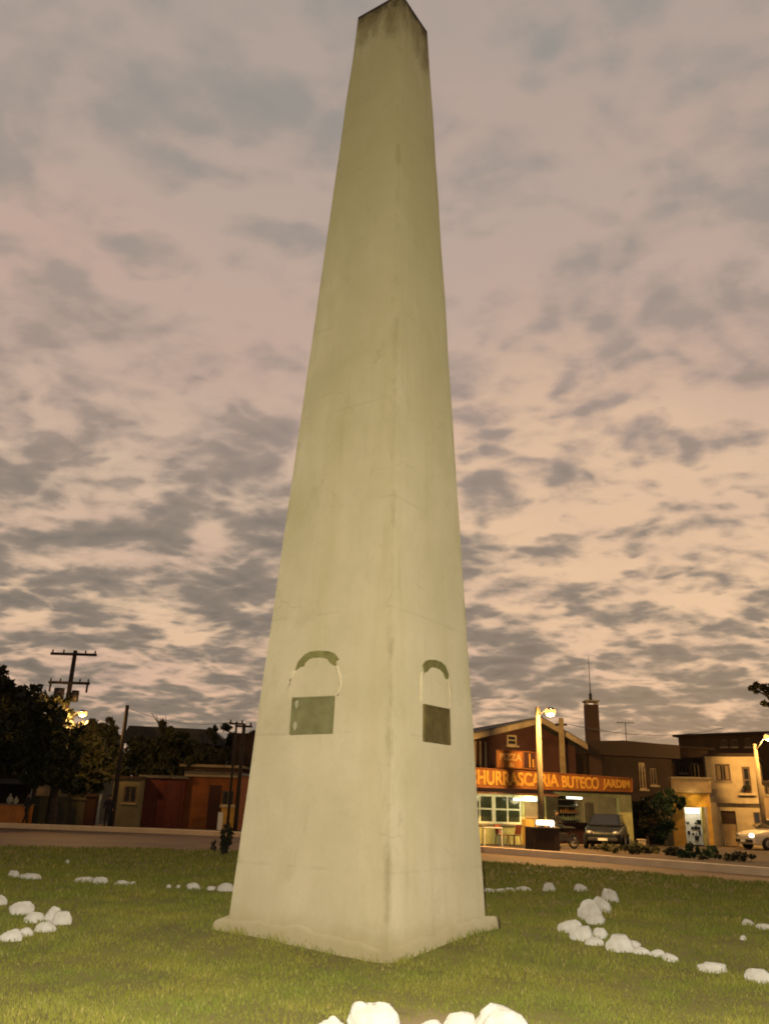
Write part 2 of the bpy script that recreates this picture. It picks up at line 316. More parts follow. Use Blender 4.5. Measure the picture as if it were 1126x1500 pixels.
# ------------------------------------------------------------------ obelisk
OC = Vector((-.141, 12.049, 0)); TH = .591; S0, S1, OH = 2.455, .995, 16.12
ua = Vector((-math.cos(TH), math.sin(TH), 0)); ub = Vector((math.sin(TH), math.cos(TH), 0))   # along the left and the right face, away from the near corner
def osz(z): return S0 + (S1 - S0) * z / OH
obm = bpy.data.materials.new('painted_concrete'); obm.use_nodes = True
def obelisk_nodes():
    global nt, N, L
    nt = obm.node_tree; N = nt.nodes; L = nt.links; b = N['Principled BSDF']; b.inputs['Roughness'].default_value = .85; b.inputs['Specular IOR Level'].default_value = .08; b.inputs['Diffuse Roughness'].default_value = 1.0
    t = nd('ShaderNodeTexCoord'); s = nd('ShaderNodeSeparateXYZ'); L.new(t.outputs['Object'], s.inputs[0]); z = s.outputs[2]
    def nz(sc_, det=6, r=.6, stretch=(1, 1, 1), d=0):
        m = nd('ShaderNodeMapping'); m.inputs['Scale'].default_value = stretch; L.new(t.outputs['Object'], m.inputs[0])
        q = nd('ShaderNodeTexNoise'); q.inputs['Scale'].default_value = sc_; q.inputs['Detail'].default_value = det; q.inputs['Roughness'].default_value = r; q.inputs['Distortion'].default_value = d
        L.new(m.outputs[0], q.inputs[0]); return q.outputs['Fac']
    def mr(v, a, b_, lo=0, hi=1):
        q = nd('ShaderNodeMapRange'); q.interpolation_type = 'SMOOTHSTEP'
        for k, x in zip(('From Min', 'From Max', 'To Min', 'To Max'), (a, b_, lo, hi)): q.inputs[k].default_value = x
        L.new(v, q.inputs['Value']); return q.outputs[0]
    base = mix(mr(nz(.9), .35, .68), (.54, .465, .29), (.61, .525, .345))
    streak = nz(2.2, 6, .6, (1, 1, .10))
    base = mix(mr(streak, .47, .68, 0, .34), base, (.50, .42, .22))
    # algae creeps down from the weathered top
    alg = mr(mth('ADD', mth('MULTIPLY', z, .05), mth('MULTIPLY', nz(.55, 5, .6, (1, 1, .5)), .9)), .55, 1.15, 0, .52)
    base = mix(alg, base, (.38, .345, .145))
    run = mr(nz(4.2, 8, .68, (1, 1, .05)), .52, .68, 0, .22); base = mix(mth('MULTIPLY', run, mr(nz(.7, 4), .42, .6)), base, (.34, .29, .14))
    pale = mr(nz(1.1, 5, .6, (1.6, 1.6, .35), .4), .55, .68, 0, .2); base = mix(pale, base, (.64, .565, .38))
    patch = mr(nz(1.6, 8, .7, (1, 1, .6), .6),   .54, .70, 0, .38); base = mix(patch, base, (.42, .36, .2))
    # formwork lift joints
    fr = mth('FRACT', mth('ADD', mth('MULTIPLY', z, .62), mth('MULTIPLY', nz(1.2, 2), .03)))
    joint = mth('MULTIPLY', mr(mth('ABSOLUTE', mth('SUBTRACT', fr, .5)), 0, .018, 1, 0), mr(nz(1.3, 4), .45, .6, 0, .22))
    base = mix(joint, base, (.3, .25, .13))
    # hairline cracks
    v = nd('ShaderNodeTexVoronoi', feature='DISTANCE_TO_EDGE'); v.inputs['Scale'].default_value = 1.1
    vm = nd('ShaderNodeMixRGB'); vm.inputs[0].default_value = .3; L.new(t.outputs['Object'], vm.inputs[1])
    q = nd('ShaderNodeTexNoise'); q.inputs['Scale'].default_value = 2.4; q.inputs['Detail'].default_value = 5; L.new(t.outputs['Object'], q.inputs[0]); L.new(q.outputs['Color'], vm.inputs[2]); L.new(vm.outputs[0], v.inputs['Vector'])
    cr = mth('MULTIPLY', mr(v.outputs['Distance'], .0, .012, 1, 0), mr(nz(.8, 3),   .52, .66, 0, .22)); base = mix(cr, base, (.2, .16, .08))
    # black and rusty crust at the very top, running down
    top = mr(mth('ADD', z, mth('MULTIPLY', mth('SUBTRACT', nz(2.4, 8, .7, (1, 1, .35)), .5), 3.4)), 14.75, 16.25, 0, .82); base = mix(top, base, (.13, .085, .03))
    top2 = mr(mth('ADD', z, mth('MULTIPLY', mth('SUBTRACT', nz(5, 6, .7, (1, 1, .6)), .5), 1.3)), 15.85, 16.2, 0, .9); base = mix(top2, base, (.03, .022, .014))
    spot = mth('MULTIPLY', mr(nz(6, 5, .7, (1, 1, .6)), .64, .74, 0, .7), mr(z, 12.5, 15.0)); base = mix(spot, base, (.16, .1, .04))
    # chipped, grimy arris at the corners
    def dot(v):
        q = nd('ShaderNodeVectorMath', operation='DOT_PRODUCT'); L.new(t.outputs['Object'], q.inputs[0]); q.inputs[1].default_value = v; return q.outputs['Value']
    hz = mth('MULTIPLY_ADD', z, -(S0 - S1) / 2 / OH, S0 / 2)
    da, db = mth('SUBTRACT', hz, mth('ABSOLUTE', dot(ua))), mth('SUBTRACT', hz, mth('ABSOLUTE', dot(ub)))
    edge = mth('ADD', da, db)
    em = mth('MULTIPLY', mr(mth('ADD', edge, mth('MULTIPLY', nz(7, 6, .7), -.16)), -.06, .02, 1, 0), mr(nz(1.7, 6, .7, (1, 1, .7)), .47, .64, 0, .48)); base = mix(em, base, (.33, .28, .14))
    grain = mr(nz(16, 8, .75), .3, .7, 0, .16); base = mix(grain, base, (.42, .36, .2))
    chips = mr(nz(9, 4, .6, (1, 1, .8)), .70, .74, 0, .4); base = mix(chips, base, (.36, .31, .18))
    # splashed soil at the foot
    foot = mr(mth('SUBTRACT', z, mth('MULTIPLY', nz(3, 6, .7), .45)), -.3, .12, .55, 0); base = mix(foot, base, (.34, .27, .12))
    L.new(base, b.inputs['Base Color'])
    bp = nd('ShaderNodeBump'); bp.inputs['Strength'].default_value = .35; bp.inputs['Distance'].default_value = .02
    L.new(mth('ADD', mth('MULTIPLY', nz(5, 8, .65), 1.0), mth('MULTIPLY', nz(38, 4), .18)), bp.inputs['Height']); L.new(bp.outputs[0], b.inputs['Normal'])
obelisk_nodes()
ob = thing('obelisk', 'tall tapering cream concrete obelisk with bronze plaques standing on the lawn', 'obelisk', OC)
def oloc(a, b, z):    # a, b in -1..1 across the square at height z (local to the obelisk); near corner is a=b=-1
    h = osz(z) / 2; p = (ua * a + ub * b) * h; return Vector((p.x, p.y, z))
def shaft():
    mb = MB(); lev = 90; per = 11; vs = []; ring = None
    for j in range(lev + 1):
        z = -.45 + (OH + .45) * j / lev; rr = .016 / (osz(z) / 2); pts = []
        cs = [(-1, -1), (1, -1), (1, 1), (-1, 1)]
        for k in range(4):
            a, b = cs[k]; a2, b2 = cs[(k + 1) % 4]
            for q in (0.0, .5, 1.0):     # rounded corner
                ang = math.atan2(b, a) - math.pi / 4 + q * math.pi / 2
                pts.append((a * (1 - rr) + rr * math.cos(ang), b * (1 - rr) + rr * math.sin(ang)))
            for q in range(1, per):
                t = q / per; pts.append((a + (a2 - a) * t if a2 != a else a, b + (b2 - b) * t if b2 != b else b))
        ring = len(pts)
        for (a, b) in pts:
            p = oloc(a, b, z); p += Vector((p.x, p.y, 0)).normalized() * .010 * noise.noise(Vector((p.x * 1.3, p.y * 1.3, z * .9))); vs.append(p)
    fs = [(j * ring + k, j * ring + (k + 1) % ring, (j + 1) * ring + (k + 1) % ring, (j + 1) * ring + k) for j in range(lev) for k in range(ring)]
    fs.append(tuple(lev * ring + k for k in range(ring)))
    mb.add(vs, fs); return mb.build('shaft', obm, ob, smooth=False)
o = shaft()
for p in o.data.polygons: p.use_smooth = len(p.vertices) == 4
def plinth():
    # rough plaster footing, wider than the shaft, its top edge worn round
    mb = MB(); vs = []; prof = [(-.5, .10), (-.1, .095), (.0, .082), (.07, .072), (.105, .062), (.125, .035), (.13, .006), (.132, -.05)]; per = 26; ring = 4 * per
    cs = [(-1, -1), (1, -1), (1, 1), (-1, 1)]
    for (z, e) in prof:
        for k in range(4):
            a, b = cs[k]; a2, b2 = cs[(k + 1) % 4]
            for q in range(per):
                t = q / per; A, B = a + (a2 - a) * t, b + (b2 - b) * t
                s = osz(0) / 2 + e; p = (ua * A + ub * B) * s
                nr_ = max(0, 1 - (A + 1 + B + 1) / .3); p *= 1 - .045 * nr_ * nr_ * (e > .02)
                near = max(0, 1 - (A + 1 + B + 1) / 1.1)           # the footing sits lower at the near corner
                far = max(0, 1 - abs(A - 1) / .35 - (B + 1) * 2) + max(0, 1 - abs(B - 1) / .35 - (A + 1) * 2)
                nn = noise.noise(Vector((p.x * 2.1, p.y * 2.1, z * 3))); n3 = noise.noise(Vector((p.x * 6, p.y * 6, z * 5)))
                zz = z + (.07 * nn + .03 * n3 if z > -.05 else 0) - .17 * near + .03 * far * (B > .5)
                q2 = Vector((p.x, p.y, 0)).normalized() * ((.02 * nn + .012 * n3) if e > .02 else 0) + Vector((p.x, p.y, 0)).normalized() * .085 * far * (e > .02)
                vs.append((p.x + q2.x, p.y + q2.y, zz))
    m = len(prof)
    fs = [(j * ring + k, j * ring + (k + 1) % ring, (j + 1) * ring + (k + 1) % ring, (j + 1) * ring + k) for j in range(m - 1) for k in range(ring)]
    mb.add(vs, fs); return mb.build('plinth', obm, ob, smooth=True)
plinth()
# plaques and ribbons: outlines meet the inclined faces at their real place
def facepix(face, x, y, lift=0.0):
    along, other = (ua, ub) if face == 'l' else (ub, ua)
    nrm = (-other) + Vector((0, 0, (S0 - S1) / 2 / OH)); nrm.normalize()
    p0 = OC + (-other) * S0 / 2; d = ray(x, y); t = (p0 - EYEV).dot(nrm) / d.dot(nrm)
    return EYEV + d * t + nrm * lift - OC, nrm
def z6(x, y): return (400 + x / 4.021, 930 + y / 4.021)
bronze = mat('weathered_bronze', (.27, .25, .11), .7, .3, 5, .4, 0, (.19, .17, .066), 8)
bronze_d = mat('dark_bronze', (.24, .18, .06), .7, .3, 5, .4, 0, (.13, .095, .03), 8)
verd = mat('olive_ribbon_paint', (.33, .30, .10), .75, .3, 7, .4, 0, (.20, .18, .055), 8)
trim = mat('pale_plaster_moulding', (.70, .60, .38), .85, .15, 4)
pale_patch = mat('pale_patch_tone', (.42, .39, .25), .9, .3, 9)
for face, pl, rib, arcs, lab, bm_ in (
    ('l', [(120, 370), (367, 360), (353, 583), (103, 590)], [(133, 212), (150, 160), (190, 115), (225, 99), (275, 94), (330, 97), (362, 108), (390, 146), (372, 156), (375, 183), (355, 180), (337, 165), (320, 141), (280, 133), (240, 135), (212, 143), (192, 163), (182, 186), (160, 190)],
     [[(97, 362), (94, 310), (106, 250), (130, 208)], [(376, 356), (400, 300), (398, 250), (378, 186)]], 'bronze plaque with whitewash smudges under a ribbon', bronze),
    ('r', [(880, 407), (1028, 437), (1034, 650), (880, 628)], [(878, 178), (893, 156), (915, 147), (950, 148), (985, 160), (1010, 185), (1029, 235), (1023, 264), (1008, 250), (1000, 225), (985, 206), (960, 194), (930, 190), (915, 200), (905, 216), (887, 224), (882, 205)],
     [[(868, 390), (867, 300), (870, 235), (880, 222)], [(1036, 428), (1040, 330), (1034, 290), (1024, 264)]], 'darker bronze plaque with raised border', bronze_d)):
    P = [facepix(face, *z6(*q), -.02)[0] for q in pl]; nr = facepix(face, *z6(*pl[0]))[1]
    o = MB().prism(P, nr * .045).build('plaque', bm_, ob, bevel=.006); o['label'] = lab
    cen = sum(P, Vector()) / 4; Q = [cen + (p - cen) * .99 + nr * .043 for p in P]; R = [cen + (p - cen) * .9 + nr * .043 for p in P]
    mb = MB()
    for i in range(4):
        j = (i + 1) % 4; mb.prism([Q[i], Q[j], R[j], R[i]], nr * .012)
    mb.build('border', bm_, o)
    e1 = (P[1] - P[0]); e2 = (P[3] - P[0]); mb = MB()
    for r_ in range(7):                        # worn cast lines, too eroded to read
        t = .2 + r_ * .1; a = .16 + .1 * random.random(); b = .84 - .12 * random.random()
        q = [P[0] + e1 * a + e2 * t, P[0] + e1 * b + e2 * t, P[0] + e1 * b + e2 * (t + .03), P[0] + e1 * a + e2 * (t + .03)]
        mb.prism([v + nr * .044 for v in q], nr * .004)
    mb.build('worn_relief', bm_, o)
    if face == 'l':  # pale irregular patches along the left side of the plaque
        for (t0, t1) in ((.06, .3), (.64, .9)):
            mb = MB(); pts = []
            for k in range(14):
                a = 2 * math.pi * k / 14; r1 = .8 + .4 * noise.noise(Vector((k * 1.7, t0 * 9, 0)))
                pts.append(P[0] + e1 * (.12 + .055 * math.cos(a) * r1) + e2 * ((t0 + t1) / 2 + (t1 - t0) / 2 * math.sin(a) * r1) + nr * .0445)
            mb.prism(pts, nr * .002); mb.build('pale_patch', pale_patch, o)
    R = [facepix(face, *z6(*q), -.02)[0] for q in rib]
    MB().prism(R, nr * .038).build('ribbon', verd, ob, bevel=.004)
    for arc in arcs:
        mb = MB(); pp = [facepix(face, *z6(*q), .0)[0] for q in arc]; mb.tube(pp, .024, 6); mb.build('arch_moulding', trim, ob, smooth=True)
# corner seam / drainage slot low on the left face
P = [facepix('l', *q, -.02)[0] for q in ((523, 1383), (526, 1383), (527, 1412), (524, 1412))]
nr = facepix('l', 523, 1383)[1]; MB().prism(P, nr * .028 + Vector((0, 0, 0))).build('drain_slot', K['metal_dark'], ob)
# ------------------------------------------------------------------ whitewashed stones
white = mat('whitewashed_stone', (.80, .76, .67), .9, .12, 4.5, .9, 0, (.58, .53, .42), 10)
def stone(x0, x1, y0, y1, label, group, seed):
    cx = (x0 + x1) / 2; p = onground(cx, y1); D = (p - EYEV).dot(fw); wd = (x1 - x0) * D / F; dep = wd * random.uniform(.6, .85)
    def py(q): d = q - EYEV; return PH / 2 - F * d.dot(UP) / d.dot(fw)
    hh = .03
    while hh < wd * .8 and py(Vector((p.x, p.y + dep * .38, gz(p.x, p.y) + hh))) > y0: hh += .004
    bm = bmesh.new(); bmesh.ops.create_icosphere(bm, subdivisions=4 if wd > .2 else 3, radius=1); o3 = Vector((seed * 3.7, seed * 1.3, seed * .7))
    for v in bm.verts:
        d = v.co.normalized(); r = 1 + .30 * noise.noise(d * 1.1 + o3) + .16 * noise.noise(d * 2.6 + o3) + .05 * noise.noise(d * 6 + o3)
        q = d * r; q.x = math.copysign(abs(q.x) ** .9, q.x)
        # chipped planes
        for k in range(3):
            nn = Vector((noise.noise(o3 + Vector((k, 0, 5))), noise.noise(o3 + Vector((k, 7, 1))), abs(noise.noise(o3 + Vector((k, 3, 9)))) + .1)).normalized(); e = q.dot(nn) - .84
            if e > 0: q -= nn * e * .8
        v.co = Vector((q.x * wd / 2, q.y * dep / 2, q.z * hh * .72))
    me = bpy.data.meshes.new('painted_stone'); bm.to_mesh(me); bm.free()
    mx = max(v.co.x for v in me.vertices); mn = min(v.co.x for v in me.vertices); mz = max(v.co.z for v in me.vertices); sx = wd / (mx - mn)
    for v in me.vertices: v.co.x = (v.co.x - (mx + mn) / 2) * sx; v.co.z = v.co.z * (hh * .84 / mz)
    for pl_ in me.polygons: pl_.use_smooth = True
    me.materials.append(white); o = bpy.data.objects.new('painted_stone', me); C.objects.link(o)
    o.location = (p.x, p.y + dep * .35, gz(p.x, p.y) + hh * .16); tag(o, label, 'stone', group); return o
GB, GL, GT, GR, GQ = 'stones in front of the obelisk', 'stones in the left cluster', 'stones in the row behind on the left', 'stones on the right of the obelisk', 'stones trailing away at right'
ST = [
 (506, 587, 1467, 1514, 'big domed white stone in front of the obelisk, at the lower edge of the picture', GB),
 (462, 508, 1488, 1520, 'low white stone half hidden against the big domed stone in front', GB),
 (693, 780, 1471, 1520, 'largest humped white stone in front, right of the dry earth patch', GB),
 (649, 699, 1481, 1503, 'small knobbly white stone touching the largest humped stone in front', GB),
 (609, 653, 1493, 1516, 'flat white stone lying on the dry earth patch in front', GB),
 (-12, 9, 1311, 1326, 'round white stone cut by the left edge of the picture', GL),
 (9, 46, 1320, 1340, 'oblong white stone at the back of the left cluster', GL),
 (32, 62, 1336, 1352, 'pale stone in the middle of the left cluster, below the oblong one', GL),
 (60, 87, 1327, 1350, 'upright pointed white stone at the tip of the left cluster', GL),
 (73, 103, 1335, 1355, 'bulky white stone ending the left cluster toward the obelisk', GL),
 (47, 80, 1350, 1366, 'squat white stone at the front of the left cluster', GL),
 (24, 47, 1358, 1372, 'small white stone in the front arm of the left cluster', GL),
 (-6, 30, 1361, 1379, 'long flat white stone leading out of the picture at lower left', GL),
 (10, 28, 1275, 1285, 'white stone starting the back row at far left', GT),
 (25, 57, 1279, 1288, 'long low white stone second in the back row at far left', GT),
 (105, 136, 1284, 1293, 'low white slab of the pair in the left back row', GT),
 (133, 156, 1284, 1295, 'rounder white stone of the pair in the left back row', GT),
 (165, 189, 1289, 1297, 'single flat white stone in the middle of the left back row', GT),
 (190, 199, 1291, 1296, 'pebble sized white stone right after the flat one in the left back row', GT),
 (243, 250, 1296, 1301, 'tiny white stone first of two specks before the obelisk', GT),
 (257, 265, 1296, 1301, 'tiny white stone second of two specks before the obelisk', GT),
 (271, 293, 1293, 1303, 'domed white stone in the back row left of the obelisk', GT),
 (300, 316, 1298, 1304, 'thin white stone in the back row near the obelisk base', GT),
 (316, 342, 1293, 1306, 'white stone partly hidden behind the left edge of the obelisk', GT),
 (94, 102, 1259, 1266, 'small faint stone alone on the dark grass behind the left back row', GT),
 (706, 726, 1301, 1307, 'flat white stone just right of the obelisk edge', GR),
 (724, 741, 1301, 1307, 'second flat white stone right of the obelisk edge', GR),
 (738, 756, 1300, 1306, 'third thin white stone in the row right of the obelisk', GR),
 (755, 780, 1298, 1306, 'low double humped stone in the row right of the obelisk', GR),
 (796, 815, 1293, 1306, 'domed white stone alone in the back row on the right', GR),
 (843, 861, 1295, 1306, 'last domed stone of the back row, before the right pile', GR),
 (884, 907, 1301, 1322, 'white stone topping the far end of the right pile', GR),
 (868, 896, 1313, 1338, 'big white stone in the upper part of the right pile', GR),
 (850, 883, 1317, 1349, 'largest white stone in the middle of the right pile', GR),
 (862, 886, 1337, 1355, 'white stone tucked under the largest one of the right pile', GR),
 (821, 855, 1346, 1367, 'oblong white stone pointing at the obelisk from the right pile', GR),
 (839, 869, 1356, 1379, 'white stone just in front of the oblong one in the right pile', GR),
 (859, 884, 1373, 1385, 'flat white stone at the front foot of the right pile', GR),
 (869, 891, 1359, 1375, 'small white stone standing apart at the back of the right pile foot', GR),
 (893, 928, 1369, 1395, 'peaked white stone leading the trail at right', GQ),
 (916, 939, 1377, 1389, 'small stone leaning on the peaked stone of the right trail', GQ),
 (929, 952, 1387, 1398, 'low white stone behind the peaked one along the right trail', GQ),
 (954, 974, 1391, 1402, 'first of two slim white stones in the right trail', GQ),
 (974, 995, 1397, 1409, 'second of two slim white stones in the right trail', GQ),
 (1029, 1066, 1409, 1425, 'smooth domed white stone alone in the right trail', GQ),
 (1102, 1138, 1419, 1441, 'big white stone cut by the right edge of the picture', GQ),
 (1090, 1106, 1346, 1356, 'small white stone on dark grass near the right edge', GQ),
 (1112, 1136, 1353, 1362, 'flat pale stone on dark grass cut by the right edge', GQ),
 (1085, 1093, 1370, 1377, 'tiny stone on dark grass below two others near the right edge', GQ),
]
stones = [stone(*((s[0] - (s[1] - s[0]) * .1, s[1] + (s[1] - s[0]) * .1) if s[5] in (GR, GQ) and s[0] > 815 else s[:2]), *s[2:], i + 1) for i, s in enumerate(ST)]
# ------------------------------------------------------------------ grass blades (one mesh)
def make_grass():
    def wedge(nc, y0, y1, wpow):
        y = rng.uniform(y0, y1, nc * 1) ; hw = .53 * y + .9; x = rng.uniform(-1, 1, nc) * hw; return x, y
    zones = [(6.2, 9.5, 75000, .034, .009), (9.5, 14, 80000, .04, .012), (14, 20, 60000, .055, .02), (20, 29, 36000, .07, .034)]
    V = []; COL = []
    sx = np.array([s.location.x for s in stones]); sy = np.array([s.location.y for s in stones])
    cell = {}
    for (y0, y1, cnt, h, wd) in zones:
        x, y = wedge(cnt, y0, y1, 1)
        # patchiness: low frequency sines as a cheap clump field
        f = np.sin(x * 2.1 + 1.3 * np.sin(y * 1.7)) * np.sin(y * 2.7 + np.sin(x * 3.1)) + .6 * np.sin(x * 7.3 + y * 3.1) * np.sin(y * 6.1 - x * 2.2)
        keep = rng.random(cnt) < (.78 + .28 * f)
        # bare earth round the front stones
        bare = np.exp(-(((x - .62) / .6) ** 2 + ((y - 7.65) / .42) ** 2)) * 1.0 + np.exp(-(((x + .3) / .6) ** 2 + ((y - 7.55) / .25) ** 2)) * .5
        keep &= rng.random(cnt) > bare
        rel = np.stack([x - OC.x, y - OC.y], 1); pa = rel @ np.array(ua[:2]); pb = rel @ np.array(ub[:2]); keep &= ~((abs(pa) < 1.25) & (abs(pb) < 1.25)); nearb = ((abs(pa) < 1.42) & (abs(pb) < 1.42))
        iy = np.array([isl_y(v) for v in x]); keep &= y < iy - .1
        x, y, f, nearb = x[keep], y[keep], f[keep], nearb[keep]; k = len(x)
        z = np.array([gz(a, b) for a, b in zip(x, y)]) - .004
        ang = rng.uniform(0, 2 * np.pi, k); hh = h * (1 + .28 * f) * rng.uniform(.55, 1.5, k) * (1 + 1.0 * nearb * rng.random(k)); ww = wd * rng.uniform(.6, 1.2, k)
        lean = rng.uniform(.1, .9, k) * hh; la = rng.uniform(0, 2 * np.pi, k)
        b = np.stack([x, y, z], 1); t = np.stack([np.cos(ang) * ww / 2, np.sin(ang) * ww / 2, 0 * x], 1)
        mid = b + np.stack([np.cos(la) * lean * .35, np.sin(la) * lean * .35, hh * .6], 1); tip = b + np.stack([np.cos(la) * lean, np.sin(la) * lean, hh], 1)
        V.append(np.stack([b - t, b + t, mid + t * .75, mid - t * .75, tip], 1).reshape(-1, 3))
        c = np.clip(rng.normal(.42, .16, k) + .10 * f + (rng.random(k) < .03) * .45, 0, 1); COL.append(np.repeat(c, 5))
    V = np.concatenate(V); COL = np.concatenate(COL); nb = len(V) // 5
    me = bpy.data.meshes.new('grass'); me.vertices.add(len(V)); me.vertices.foreach_set('co', V.ravel())
    base = np.arange(nb)[:, None] * 5; loops = np.concatenate([base + np.array([[0, 1, 2, 3]]), base + np.array([[3, 2, 4]])], 1)
    me.loops.add(nb * 7); me.loops.foreach_set('vertex_index', loops.ravel().astype(np.int32))
    me.polygons.add(nb * 2); ls = np.concatenate([np.arange(nb)[:, None] * 7, np.arange(nb)[:, None] * 7 + 4], 1).ravel(); me.polygons.foreach_set('loop_start', ls.astype(np.int32))
    me.polygons.foreach_set('loop_total', np.tile([4, 3], nb).astype(np.int32)); me.update(calc_edges=True); me.validate()
    at_ = me.attributes.new('tint', 'FLOAT', 'POINT'); at_.data.foreach_set('value', COL.astype(np.float32))
    gm = bpy.data.materials.new('grass_blade'); gm.use_nodes = True
    global nt, N, L
    nt = gm.node_tree; N = nt.nodes; L = nt.links; b = N['Principled BSDF']; b.inputs['Roughness'].default_value = .8; b.inputs['Specular IOR Level'].default_value = .1; b.inputs['Diffuse Roughness'].default_value = 1.0
    a = nd('ShaderNodeAttribute', attribute_name='tint')
    col = ramp(a.outputs['Fac'], [(0, (.13, .145, .026)), (.4, (.22, .23, .042)), (.7, (.30, .29, .065)), (1, (.5, .41, .17))])
    t = nd('ShaderNodeTexCoord'); q = nd('ShaderNodeTexNoise'); q.inputs['Scale'].default_value = .9; q.inputs['Detail'].default_value = 4; L.new(t.outputs['Object'], q.inputs[0])
    tone = ramp(q.outputs['Fac'], [(.35, (.82, .9, .75)), (.65, (1.1, 1.0, .9))]); col = mix(1.0, col, tone, 'MULTIPLY'); L.new(col, b.inputs['Base Color'])
    me.materials.append(gm); o = bpy.data.objects.new('grass', me); C.objects.link(o)
    tag(o, 'short olive green lawn grass around the obelisk', 'grass', None, 'stuff')
make_grass()
# ------------------------------------------------------------------ facades: a vertical plane through two ground points
class Fac:
    def __init__(s, xa, Ya, xb, Yb, gz0=.1):
        a, b = at(xa, 1200, Ya), at(xb, 1200, Yb); s.o = Vector((a.x, a.y, gz0)); d = Vector((b.x - a.x, b.y - a.y, 0)); s.len = d.length
        s.u = d.normalized(); s.v = Vector((-s.u.y, s.u.x, 0)); s.rz = math.atan2(s.u.y, s.u.x)
    def px(s, x, y, v=0.0):
        d = ray(x, y); p0 = s.o + s.v * v; t = (p0 - EYEV).dot(s.v) / d.dot(s.v); p = EYEV + d * t - s.o
        return p.dot(s.u), p.z
    def rect(s, x0, y0, x1, y1, v=0.0):
        ym, xm = (y0 + y1) / 2, (x0 + x1) / 2
        u0, u1 = s.px(x0, ym, v)[0], s.px(x1, ym, v)[0]; z1, z0 = s.px(xm, y0, v)[1], s.px(xm, y1, v)[1]
        return u0, z0, u1, z1
    def world(s, u, v, z): return s.o + s.u * u + s.v * v + Vector((0, 0, z))
    def root(s, name, label, cat, group=None): return thing(name, label, cat, s.o, s.rz, group)
def wall_mb(u0, z0, u1, z1, holes, v=0.0, th=.22):
    """front wall with real openings and reveals"""
    us = sorted({u0, u1} | {min(max(h[i], u0), u1) for h in holes for i in (0, 2)}); zs = sorted({z0, z1} | {min(max(h[i], z0), z1) for h in holes for i in (1, 3)})
    def solid(i, j):
        if i < 0 or j < 0 or i >= len(us) - 1 or j >= len(zs) - 1: return False
        c, d = (us[i] + us[i + 1]) / 2, (zs[j] + zs[j + 1]) / 2
        return not any(h[0] < c < h[2] and h[1] < d < h[3] for h in holes)
    mb = MB()
    for i in range(len(us) - 1):
        for j in range(len(zs) - 1):
            if not solid(i, j): continue
            a, b, c, d = us[i], us[i + 1], zs[j], zs[j + 1]
            mb.add([(a, v, c), (b, v, c), (b, v, d), (a, v, d)], [(0, 1, 2, 3)]); mb.add([(a, v + th, c), (b, v + th, c), (b, v + th, d), (a, v + th, d)], [(3, 2, 1, 0)])
            if not solid(i - 1, j): mb.add([(a, v, c), (a, v + th, c), (a, v + th, d), (a, v, d)], [(3, 2, 1, 0)])
            if not solid(i + 1, j): mb.add([(b, v, c), (b, v + th, c), (b, v + th, d), (b, v, d)], [(0, 1, 2, 3)])
            if not solid(i, j - 1): mb.add([(a, v, c), (b, v, c), (b, v + th, c), (a, v + th, c)], [(3, 2, 1, 0)])
            if not solid(i, j + 1): mb.add([(a, v, d), (b, v, d), (b, v + th, d), (a, v + th, d)], [(0, 1, 2, 3)])
    return mb
def sides_mb(mb, u0, z0, u1, z1, depth, v=.22, th=.2):
    mb.box((u0, v + .003, z0), (u0 + th, depth, z1)); mb.box((u1 - th, v + .003, z0), (u1, depth, z1)); mb.box((u0, depth + .003, z0), (u1, depth + th, z1)); return mb
def window(parent, r, v, frame_m, pane_m, nu=2, nz_=1, sill=True, fw_=.06, shutter=False):
    u0, z0, u1, z1 = r
    mb = MB(); d0, d1 = v + .05, v + .11
    mb.box((u0, d0, z0), (u0 + fw_, d1, z1)).box((u1 - fw_, d0, z0), (u1, d1, z1)).box((u0 + fw_, d0, z1 - fw_), (u1 - fw_, d1, z1)).box((u0 + fw_, d0, z0), (u1 - fw_, d1, z0 + fw_))
    for i in range(1, nu):
        c = u0 + (u1 - u0) * i / nu; mb.box((c - fw_ * .4, d0 + .005, z0 + fw_), (c + fw_ * .4, d1 - .005, z1 - fw_))
    for j in range(1, nz_):
        c = z0 + (z1 - z0) * j / nz_; mb.box((u0 + fw_, d0 + .008, c - fw_ * .4), (u1 - fw_, d1 - .008, c + fw_ * .4))
    w_ = mb.build('window', frame_m, parent)
    MB().box((u0 + .02, v + .075, z0 + .02), (u1 - .02, v + .083, z1 - .02)).build('pane', pane_m, w_)
    if sill: MB().box((u0 - .08, v - .07, z0 - .09), (u1 + .08, v + .1, z0 - .003)).build('sill', K['fascia'], w_)
    return w_
def text_obj(name, body, parent, u0, z0, u1, z1, v, m, depth=.03):
    cu = bpy.data.curves.new(name, 'FONT'); cu.body = body; cu.extrude = depth / 2; cu.offset = .03; t = bpy.data.objects.new('t', cu); C.objects.link(t)
    bpy.context.view_layer.update(); me = bpy.data.meshes.new_from_object(t.evaluated_get(bpy.context.evaluated_depsgraph_get())); bpy.data.objects.remove(t)
    xs = [q.co.x for q in me.vertices]; ys = [q.co.y for q in me.vertices]; a, b, c, d = min(xs), max(xs), min(ys), max(ys)
    for q in me.vertices:
        x = u0 + (q.co.x - a) / (b - a) * (u1 - u0); z = z0 + (q.co.y - c) / (d - c) * (z1 - z0); q.co = (x, v - q.co.z, z)
    me.name = name; me.materials.clear(); me.materials.append(m); o = bpy.data.objects.new(name, me); C.objects.link(o); o.parent = parent; return o
